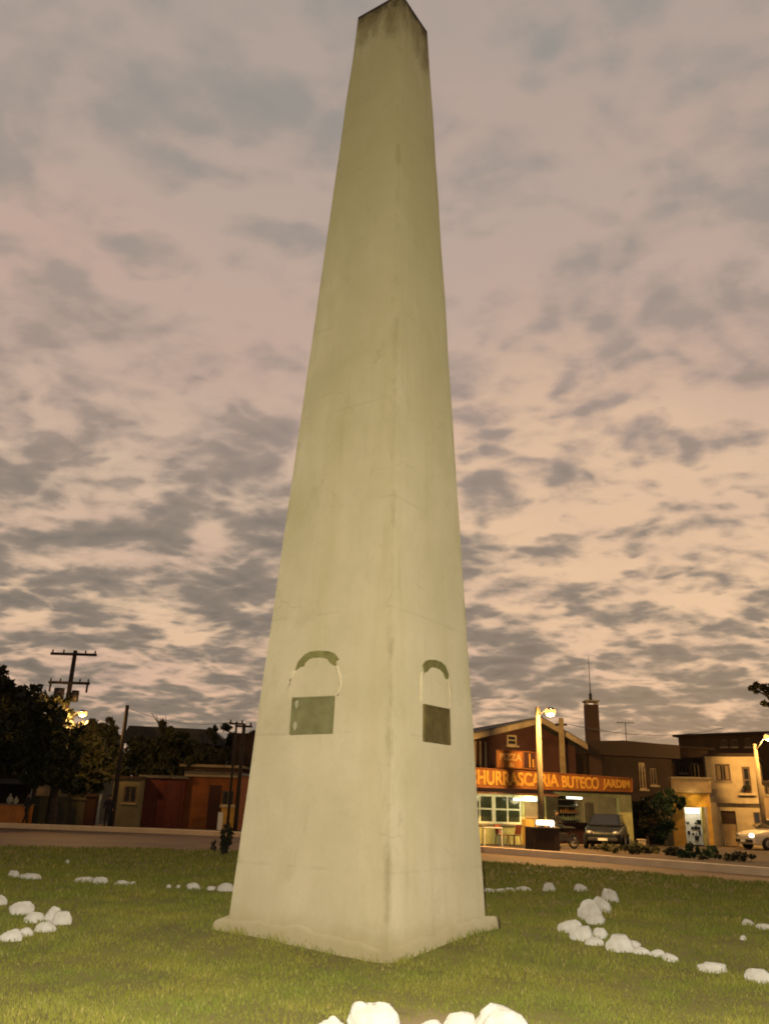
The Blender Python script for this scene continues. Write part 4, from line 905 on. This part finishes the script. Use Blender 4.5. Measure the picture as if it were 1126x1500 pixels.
# snack stall at far left
f = Fac(-40, 45.6, 36, 45.5); t = f.root('snack_stall', 'orange snack stall with white cloth tops at far left', 'stall')
MB().box((0, 0, 0), (f.len, .9, .95)).build('counter', K['stall_orange'], t, bevel=.03); MB().box((-.05, -.05, .953), (f.len + .05, .95, 1.0)).build('countertop', K['fascia'], t)
for u in (.08, f.len - .08): MB().tube([(u, .5, 1.0), (u, .5, 2.1)], .03, 8).build('post', K['metal_grey'], t)
MB().prism([(-.2, -.4, 1.95), (f.len + .2, -.4, 1.95), (f.len + .2, 1.2, 2.25), (-.2, 1.2, 2.25)], (0, 0, .03)).build('canopy', K['darkwall'], t)
for k, (x, y0, y1) in enumerate(((17, 1160, 1180), (26, 1160, 1171))):
    p0 = f.px(x, y0, .3); p1 = f.px(x, y1, .3); o = MB().ball((0, 0, .18), (.17, .14, .2), 10, 8).ball((0, 0, .42), (.07, .06, .1), 8, 6).build('white_bag', K['cloth_pale'], smooth=True)
    o.location = f.world(p0[0], .3, 1.0); tag(o, ['larger white bag standing on the orange stall, left', 'smaller white bag standing at the right end of the orange stall'][k], 'bag'); o.scale = (1, 1, 1) if k == 0 else (.8, .8, .75)
# ------------------------------------------------------------------ people in the distance
def person(label, loc, h, rz, cm, stride=.12):
    s = h / 1.75; t = thing('person', label, 'person', loc, rz)
    J = {'pel': (0, 0, .95), 'ch': (0, .01, 1.28), 'nk': (0, 0, 1.47), 'hd': (0, -.02, 1.60), 'ht': (0, -.01, 1.70), 'sl': (-.17, 0, 1.42), 'sr': (.17, 0, 1.42), 'el': (-.23, .03, 1.14), 'er': (.23, -.02, 1.14), 'hl': (-.24, -.05, .88), 'hr': (.24, -.08, .88),
         'pl': (-.09, 0, .90), 'pr': (.09, 0, .90), 'kl': (-.10, -stride * .6, .50), 'kr': (.10, stride * .3, .50), 'al': (-.10, -stride, .08), 'ar': (.10, stride, .08), 'tl': (-.11, -stride - .16, .03), 'tr': (.11, stride - .16, .03)}
    Rr = dict(pel=.15, ch=.165, nk=.06, hd=.095, ht=.07, sl=.075, sr=.075, el=.048, er=.048, hl=.036, hr=.036, pl=.095, pr=.095, kl=.065, kr=.065, al=.045, ar=.045, tl=.035, tr=.035)
    E_ = [('pel', 'ch'), ('ch', 'nk'), ('nk', 'hd'), ('hd', 'ht'), ('ch', 'sl'), ('ch', 'sr'), ('sl', 'el'), ('el', 'hl'), ('sr', 'er'), ('er', 'hr'), ('pel', 'pl'), ('pel', 'pr'), ('pl', 'kl'), ('kl', 'al'), ('al', 'tl'), ('pr', 'kr'), ('kr', 'ar'), ('ar', 'tr')]
    ks = list(J); me = bpy.data.meshes.new('body'); me.from_pydata([Vector(J[k]) * s for k in ks], [(ks.index(a), ks.index(b)) for a, b in E_], [])
    o = bpy.data.objects.new('tmp', me); C.objects.link(o); m = o.modifiers.new('s', 'SKIN'); m.use_smooth_shade = True; o.modifiers.new('d', 'SUBSURF').levels = 1
    for k, q in zip(ks, me.skin_vertices[0].data): q.radius = (Rr[k] * s, Rr[k] * s * (.75 if k in ('pel', 'ch') else 1)); q.use_root = k == 'pel'
    bpy.context.view_layer.update(); nm = bpy.data.meshes.new_from_object(o.evaluated_get(bpy.context.evaluated_depsgraph_get())); bpy.data.objects.remove(o)
    nm.name = 'body'; nm.materials.clear(); nm.materials.append(cm); nm.materials.append(K['skin']); b = bpy.data.objects.new('body', nm); C.objects.link(b); b.parent = t
    for p in nm.polygons:
        c = p.center / s; p.material_index = 1 if c.z > 1.5 or (abs(c.x) > .2 and c.z < 1.0) else 0; p.use_smooth = True
    MB().ball((0, .015 * s, 1.665 * s), (.1 * s, .108 * s, .085 * s), 12, 8).build('hair', K['hair'], t, smooth=True)
    return t
person('person in dark clothes standing before the pale green house', spot(157, 45.2, .09), 1.62, .4, K['cloth_dark'], .05)
person('person in dark clothes striding beside the orange stall', spot(37, 45.1, .09), 1.6, 1.3, K['cloth_dark'], .22)
# ------------------------------------------------------------------ vehicles
def car(label, loc, rz, paint, kind='hatch', lit=False, name='parked_car'):
    t = thing(name, label, 'car', loc, rz, 'cars parked along the street')
    # x is length, front at -x
    st = [(-1.98, .38, .62, .60), (-1.9, .26, .74, .74), (-1.45, .22, .86, .82), (-.75, .2, .95, .84), (.2, .2, .97, .85), (1.2, .2, .98, .84), (1.8, .24, .95, .80), (1.98, .36, .8, .7)]
    mb = MB(); vs = []
    for (x, zl, zh, hw) in st: vs += [(x, -hw * .94, zl), (x, -hw, (zl + zh) / 2), (x, -hw * .93, zh), (x, hw * .93, zh), (x, hw, (zl + zh) / 2), (x, hw * .94, zl)]
    m = len(st); fs = [(i * 6 + k, i * 6 + (k + 1) % 6, i * 6 + 6 + (k + 1) % 6, i * 6 + 6 + k) for i in range(m - 1) for k in range(6)] + [tuple(range(5, -1, -1)), tuple((m - 1) * 6 + k for k in range(6))]
    mb.add(vs, fs); body = mb.build('body', paint, t, bevel=.04, smooth=True)
    rear = {'hatch': 1.75, 'sedan': 1.35, 'pickup': .45}[kind]; zr = 1.44
    A = [(-.95, .74, .95), (-.22, .60, zr), (rear - .5, .60, zr), (rear, .74, .96)]
    mb = MB(); vs = []
    for x, hw, z in A: vs += [(x, -hw, z), (x, hw, z)]
    mb.add(vs, [(0, 1, 3, 2), (2, 3, 5, 4), (4, 5, 7, 6), (6, 7, 1, 0), (0, 2, 4, 6), (7, 5, 3, 1)]); mb.build('cabin', paint, t, bevel=.05, smooth=True)
    def panel(P, q, nm):
        P = [Vector(p) for p in P]; c = sum(P, Vector()) / len(P); n_ = (P[1] - P[0]).cross(P[2] - P[0]).normalized()
        if n_.dot(c - Vector((.3, 0, 1.1))) < 0: n_ = -n_
        MB().prism([c + (p - c) * q + n_ * .006 for p in P], n_ * .006).build(nm, K['glass'], t)
    panel([(-.95, -.74, .95), (-.95, .74, .95), (-.22, .60, zr), (-.22, -.60, zr)], .86, 'windscreen')
    panel([(rear, -.74, .96), (rear, .74, .96), (rear - .5, .60, zr), (rear - .5, -.60, zr)], .86, 'rear_window')
    for s in (-1, 1):
        mid = (rear - .5 - .22) / 2 + .05
        panel([(-.86, s * .735, .97), (mid - .05, s * .74, .97), (mid - .05, s * .605, zr - .03), (-.23, s * .605, zr - .03)], .9, 'side_window')
        panel([(mid + .05, s * .74, .97), (rear - .1, s * .735, .97), (rear - .52, s * .605, zr - .03), (mid + .05, s * .605, zr - .03)], .9, 'side_window')
        for x in (-1.25, 1.25):
            w_ = MB().tube([(x, s * .70, .3), (x, s * .73, .3), (x, s * .86, .3), (x, s * .88, .3)], [.27, .31, .31, .27], 20).build('wheel', K['tyre'], t, smooth=True)
            MB().tube([(x, s * .875, .3), (x, s * .895, .3)], [.19, .15], 14).build('rim', K['rim'], w_)
        hl = MB().ball((-1.93, s * .55, .66), (.09, .16, .10), 12, 8).build('headlight', K['headlight_hot'] if lit and s * lit > 0 else K['rim'], t, smooth=True)
        MB().box((1.9, s * .62 - .1, .68), (1.985, s * .62 + .1, .82)).build('tail_light', K['maroon'], t)
    MB().box((-2.05, -.62, .34), (-1.93, .62, .48)).build('bumper', K['metal_dark'], t, bevel=.03)
    MB().box((-2.06, -.2, .36), (-2.053, .2, .46)).build('number_plate', K['plastic_white'], t)
    if kind == 'pickup': MB().box((.7, -.72, .985), (1.9, .72, 1.02)).build('load_cover', K['metal_dark'], t)
    return t
car('dark hatchback parked in front of the restaurant bar', spot(887, 39.6), math.radians(70), K['carblack'], 'hatch')
car('pale car with a lit headlight cut by the right edge', spot(1137, 44.0), math.radians(12), K['carwhite'], 'hatch', -1)
mp = spot(822, 37.4); t = thing('motorcycle', 'dark motorcycle with a small lit headlight before the restaurant', 'motorcycle', mp, math.radians(28))
for x in (-.62, .62):
    w_ = MB(); ring = []; 
    for k in range(25): a = 2 * math.pi * k / 24; ring.append((x + .26 * math.cos(a), 0, .3 + .26 * math.sin(a)))
    w_ = w_.tube(ring, .045, 8, False).build('wheel', K['tyre'], t, smooth=True); 
    mb = MB()
    for k in range(6): a = math.pi * k / 6; mb.tube([(x - .24 * math.cos(a), 0, .3 - .24 * math.sin(a)), (x + .24 * math.cos(a), 0, .3 + .24 * math.sin(a))], .008, 5)
    mb.build('spokes', K['rim'], w_)
MB().tube([(-.62, .0, .3), (-.40, 0, .95), (-.36, 0, 1.02)], [.03, .035, .03], 8).build('fork', K['metal_grey'], t, smooth=True)
MB().tube([(-.36, -.34, 1.08), (-.38, -.15, 1.04), (-.38, .15, 1.04), (-.36, .34, 1.08)], .017, 8).build('handlebar', K['metal_dark'], t, smooth=True)
MB().ball((-.1, 0, .82), (.3, .13, .14), 14, 10).build('fuel_tank', K['carblack'], t, smooth=True)
MB().ball((.38, 0, .82), (.38, .13, .07), 14, 8).build('saddle', K['cloth_dark'], t, smooth=True)
MB().box((-.22, -.13, .28), (.2, .13, .62)).build('engine', K['metal_dark'], t, bevel=.04)
MB().tube([(-.1, .15, .35), (.3, .17, .3), (.85, .17, .42)], .04, 8).build('exhaust', K['rim'], t, smooth=True)
MB().tube([(-.38, 0, .95), (.0, 0, .68), (.45, 0, .7), (.62, 0, .32)], .03, 8).build('frame', K['metal_dark'], t, smooth=True)
MB().ball((-.52, 0, .88), (.09, .1, .1), 12, 8).build('headlight', K['headlight'], t, smooth=True)
MB().box((-.5, -.1, .58), (-.49, .1, .7)).build('number_plate', K['plastic_white'], t)
person('person in dark clothes standing behind the motorcycle', spot(815, 38.3, .09), 1.55, .2, K['cloth_dark'], .06)
# ------------------------------------------------------------------ trees and shrubs
def leaves(mb_v, mb_f, c, rad, n_, size):
    c = np.array(c); d = rng.normal(size=(n_, 3)); d /= np.linalg.norm(d, axis=1)[:, None]; r = rng.random(n_) ** .45
    p = c + d * r[:, None] * np.array(rad); a = rng.normal(size=(n_, 3)); a /= np.linalg.norm(a, axis=1)[:, None]; b = np.cross(a, rng.normal(size=(n_, 3))); b /= np.linalg.norm(b, axis=1)[:, None]
    s = size * rng.uniform(.6, 1.4, n_)[:, None]
    o = sum(len(v) for v in mb_v); mb_v.append(np.stack([p - a * s, p - b * s * .45, p + a * s, p + b * s * .45], 1).reshape(-1, 3)); mb_f.append(np.arange(n_ * 4).reshape(-1, 4) + o)
def crown_mesh(name, clumps, m, parent, origin):
    V, Fc = [], []
    for (c, rad, n_, size) in clumps: leaves(V, Fc, Vector(c) - origin, rad, n_, size)
    V = np.concatenate(V); Fc = np.concatenate(Fc)
    me = bpy.data.meshes.new(name); me.from_pydata(V.tolist(), [], Fc.tolist()); me.materials.append(m); o = bpy.data.objects.new(name, me); C.objects.link(o); o.parent = parent; return o
def tree(label, bx, Y, clumps, m, leaf=.16, dens=260, trunk_r=.18, name='tree', cat='tree', group=None, ground=.08, fork=.6):
    base = spot(bx, Y, ground); t = thing(name, label, cat, base, 0, group); cl = []; tops = []
    for (x, y, rx, ry) in clumps:
        yy = Y + random.uniform(-.8, .8); c = at(x, y, yy); sx_ = yy * 1.02 / F; rad = (rx * sx_, max(rx, ry) * sx_ * .8, ry * sx_)
        # break every clump up into ragged sub-clumps
        k = max(4, int(rx * ry / 40)); 
        for q in range(k):
            d = Vector((random.gauss(0, .45), random.gauss(0, .45), random.gauss(0, .45))); cc = c + Vector((d.x * rad[0], d.y * rad[1], d.z * rad[2])); f_ = random.uniform(.35, .6)
            cl.append((cc, tuple(v * f_ for v in rad), int(dens * f_ * max(.4, rad[0] * rad[2])), leaf))
        tops.append(c - base)
    H = max(p.z for p in tops); mb = MB(); j = Vector((0, 0, min(p.z for p in tops) * fork)); mb.tube([(0, 0, 0), (.03, 0, j.z * .5), j], [trunk_r * 1.3, trunk_r, trunk_r * .85], 8)
    mb.build('trunk', K['bark'], t, smooth=True)
    lm = MB()
    for p in tops: lm.tube([j, j.lerp(p, .5) + Vector((0, 0, .2)), p], [trunk_r * .6, trunk_r * .35, .03], 6)
    lm.build('limbs', K['bark'], t, smooth=True)
    crown_mesh('crown', cl, m, t, base); return t
TG = 'dark trees along the left street'
tree('broad dark tree at the left edge with the highest crown', 8, 49, [(-30, 1040, 40, 40), (5, 1030, 28, 30), (20, 1060, 26, 30), (-10, 1090, 40, 40), (24, 1110, 22, 30), (14, 1012, 13, 12)], K['leaf_dark'], .2, 260, .25, group=TG)
tree('bushy dark tree right under the pole with crossarms', 76, 45.2, [(48, 1030, 20, 15), (72, 1026, 20, 14), (92, 1034, 15, 16), (96, 1064, 18, 24), (64, 1070, 26, 26), (98, 1105, 24, 26), (62, 1115, 30, 26), (88, 1140, 28, 18)], K['leaf_dark'], .2, 230, .22, group=TG)
tree('dark spreading tree between the lamp and armless pole', 135, 51, [(128, 1072, 22, 18), (148, 1066, 16, 12), (135, 1100, 28, 24), (160, 1100, 24, 26), (150, 1130, 30, 20), (115, 1140, 22, 20)], K['leaf_dark'], .2, 230, .2, group=TG)
tree('dark tree with bare twigs above, behind the red shed', 235, 55, [(205, 1098, 24, 20), (235, 1092, 26, 18), (240, 1062, 5, 8), (262, 1095, 24, 18), (225, 1120, 40, 16), (250, 1075, 8, 8)], K['leaf_dark'], .19, 230, .16, group=TG)
tree('dark pointed tree standing before the gable end of grey roof', 308, 55, [(312, 1078, 7, 12), (310, 1095, 16, 14), (290, 1108, 24, 14), (318, 1105, 16, 14)], K['leaf_dark'], .17, 280, .14, group=TG)
tree('dark tree mass filling the gap behind the brick house end', 340, 64, [(335, 1085, 16, 12), (355, 1095, 20, 18), (385, 1080, 20, 16)], K['leaf_dark'], .2, 230, .16, group=TG)
b = spot(240, 55); t = thing('bare_tree', 'leafless twiggy treetop showing above the grey roof', 'tree', b)
tops = [at(*q, 55) - b for q in ((229, 1048), (236, 1052), (243, 1049), (248, 1058), (222, 1044), (252, 1066), (233, 1060))]; j = at(240, 1085, 55) - b
mb = MB().tube([(0, 0, 0), j], [.14, .07], 7); mb.build('trunk', K['bark'], t)
mb = MB()
for q in tops: mb.tube([j, j.lerp(q, .55) + Vector((random.uniform(-.1, .1), 0, .1)), q], [.05, .035, .018], 5)
mb.build('limbs', K['bark'], t)
tree('leafy tree reaching in at the right edge over the street lamp', 1235, 42, [(1104, 1010, 8, 5), (1114, 1006, 9, 5), (1123, 1013, 9, 6), (1120, 1033, 8, 6), (1140, 1018, 16, 12), (1160, 1030, 24, 24), (1190, 1010, 40, 40), (1230, 990, 50, 50), (1270, 1020, 50, 50)], K['leaf_olive'], .13, 240, .2, fork=.8)
tree('dark green bushy tree before the corner shop doorway', 972, 44.6, [(980, 1166, 14, 10), (992, 1176, 9, 9), (970, 1182, 15, 14), (960, 1168, 10, 10), (968, 1205, 16, 16), (974, 1225, 14, 10)], K['leaf_green'], .12, 420, .08)
tree('brown leaved small tree between parked car and corner shop', 945, 44, [(938, 1180, 14, 14), (955, 1195, 15, 16), (930, 1200, 14, 14), (950, 1215, 18, 12)], K['leaf_dark'], .12, 380, .08)
def shrub(label, x, y, w_, h_, m, group=None, leaf=.08, Y=None):
    p = onground(x, y, .09) if Y is None else spot(x, Y, .09)
    if p.y > 46 or p.y < 0: p = spot(x, 40, .09)
    D = p.y * 1.03; t = thing('shrub', label, 'shrub', p, 0, group); W_, H_ = w_ * D / F, h_ * D / F
    cl = [(p + Vector((random.gauss(0, .33) * W_, random.gauss(0, .25) * W_, H_ * random.uniform(.15, .75))), (W_ * random.uniform(.08, .24), W_ * .2, H_ * random.uniform(.15, .4)), 38, leaf * random.uniform(.7, 1.3)) for _ in range(13)]
    crown_mesh('foliage', cl, m, t, p); mb = MB()
    for _ in range(6): mb.tube([(random.gauss(0, .05), random.gauss(0, .05), 0), (random.gauss(0, .2) * W_, random.gauss(0, .15) * W_, H_ * random.uniform(.5, .85))], [.02, .008], 5)
    mb.build('stem', K['bark'], t).__setitem__('kind', 'stuff'); return t
SG = 'low shrubs on the verge behind the pale kerb'
for k, (x, y, w_, h_, m, lab) in enumerate([
    (892, 1247, 34, 11, 'leaf_olive', 'low straggling olive shrub in front of the dark hatchback'),
    (926, 1251, 30, 15, 'leaf_olive', 'olive shrub on the verge right of the dark hatchback'), (951, 1250, 20, 10, 'leaf_olive', 'smallest olive shrub on the verge below the dark house'),
    (990, 1254, 20, 12, 'leaf_dark', 'dark shrub on the verge left of the corner shop door'), (1009, 1257, 15, 21, 'leaf_green', 'upright green shrub before the white lit doorway'),
    (1036, 1256, 24, 14, 'leaf_green', 'wide green shrub on the verge right of the white lit doorway'), (1071, 1261, 38, 11, 'leaf_dark', 'flat dark shrub on the verge below the cream house gate')]): shrub(lab, x, y, w_, h_, K[m], SG)
fh = Fac(1038, 48.6, 1116, 47.4); q_ = fh.px(1093, 1163, -.25); pp = fh.world(q_[0], -.25, fh.px(1093, 1163.5, -.25)[1])
t = thing('potted_plant', 'small dark potted plant on the ledge below the tall window', 'plant', pp)
MB().tube([(0, 0, 0), (0, 0, .2)], [.09, .13], 10).build('pot', K['maroon'], t)
crown_mesh('foliage', [(pp + Vector((random.uniform(-.12, .12), 0, random.uniform(.28, .4))), (.18, .14, .14), 60, .05) for _ in range(5)], K['leaf_dark'], t, pp)
shrub('dark narrow bush showing past the left edge of the obelisk', 331, 1258, 18, 40, K['leaf_dark'], None, .06, 26.0)
o = MB().box((-.14, -.14, 0), (.14, .14, .42)).box((-.16, -.16, .423), (.16, .16, .48)).build('kerb_marker', K['cream'], bevel=.02); o.location = spot(937, 37.5, .09); tag(o, 'small pale concrete marker block on the verge before dark house', 'marker')
o = MB().box((-.13, -.1, 0), (.13, .1, .2)).build('meter_light', emat('meter_lamp', (1, .85, .5), .7), bevel=.02); 
fq = at(971, 1209, 47.55); o.location = fq; tag(o, 'small glowing lamp box beside the dark house doorway', 'lamp')
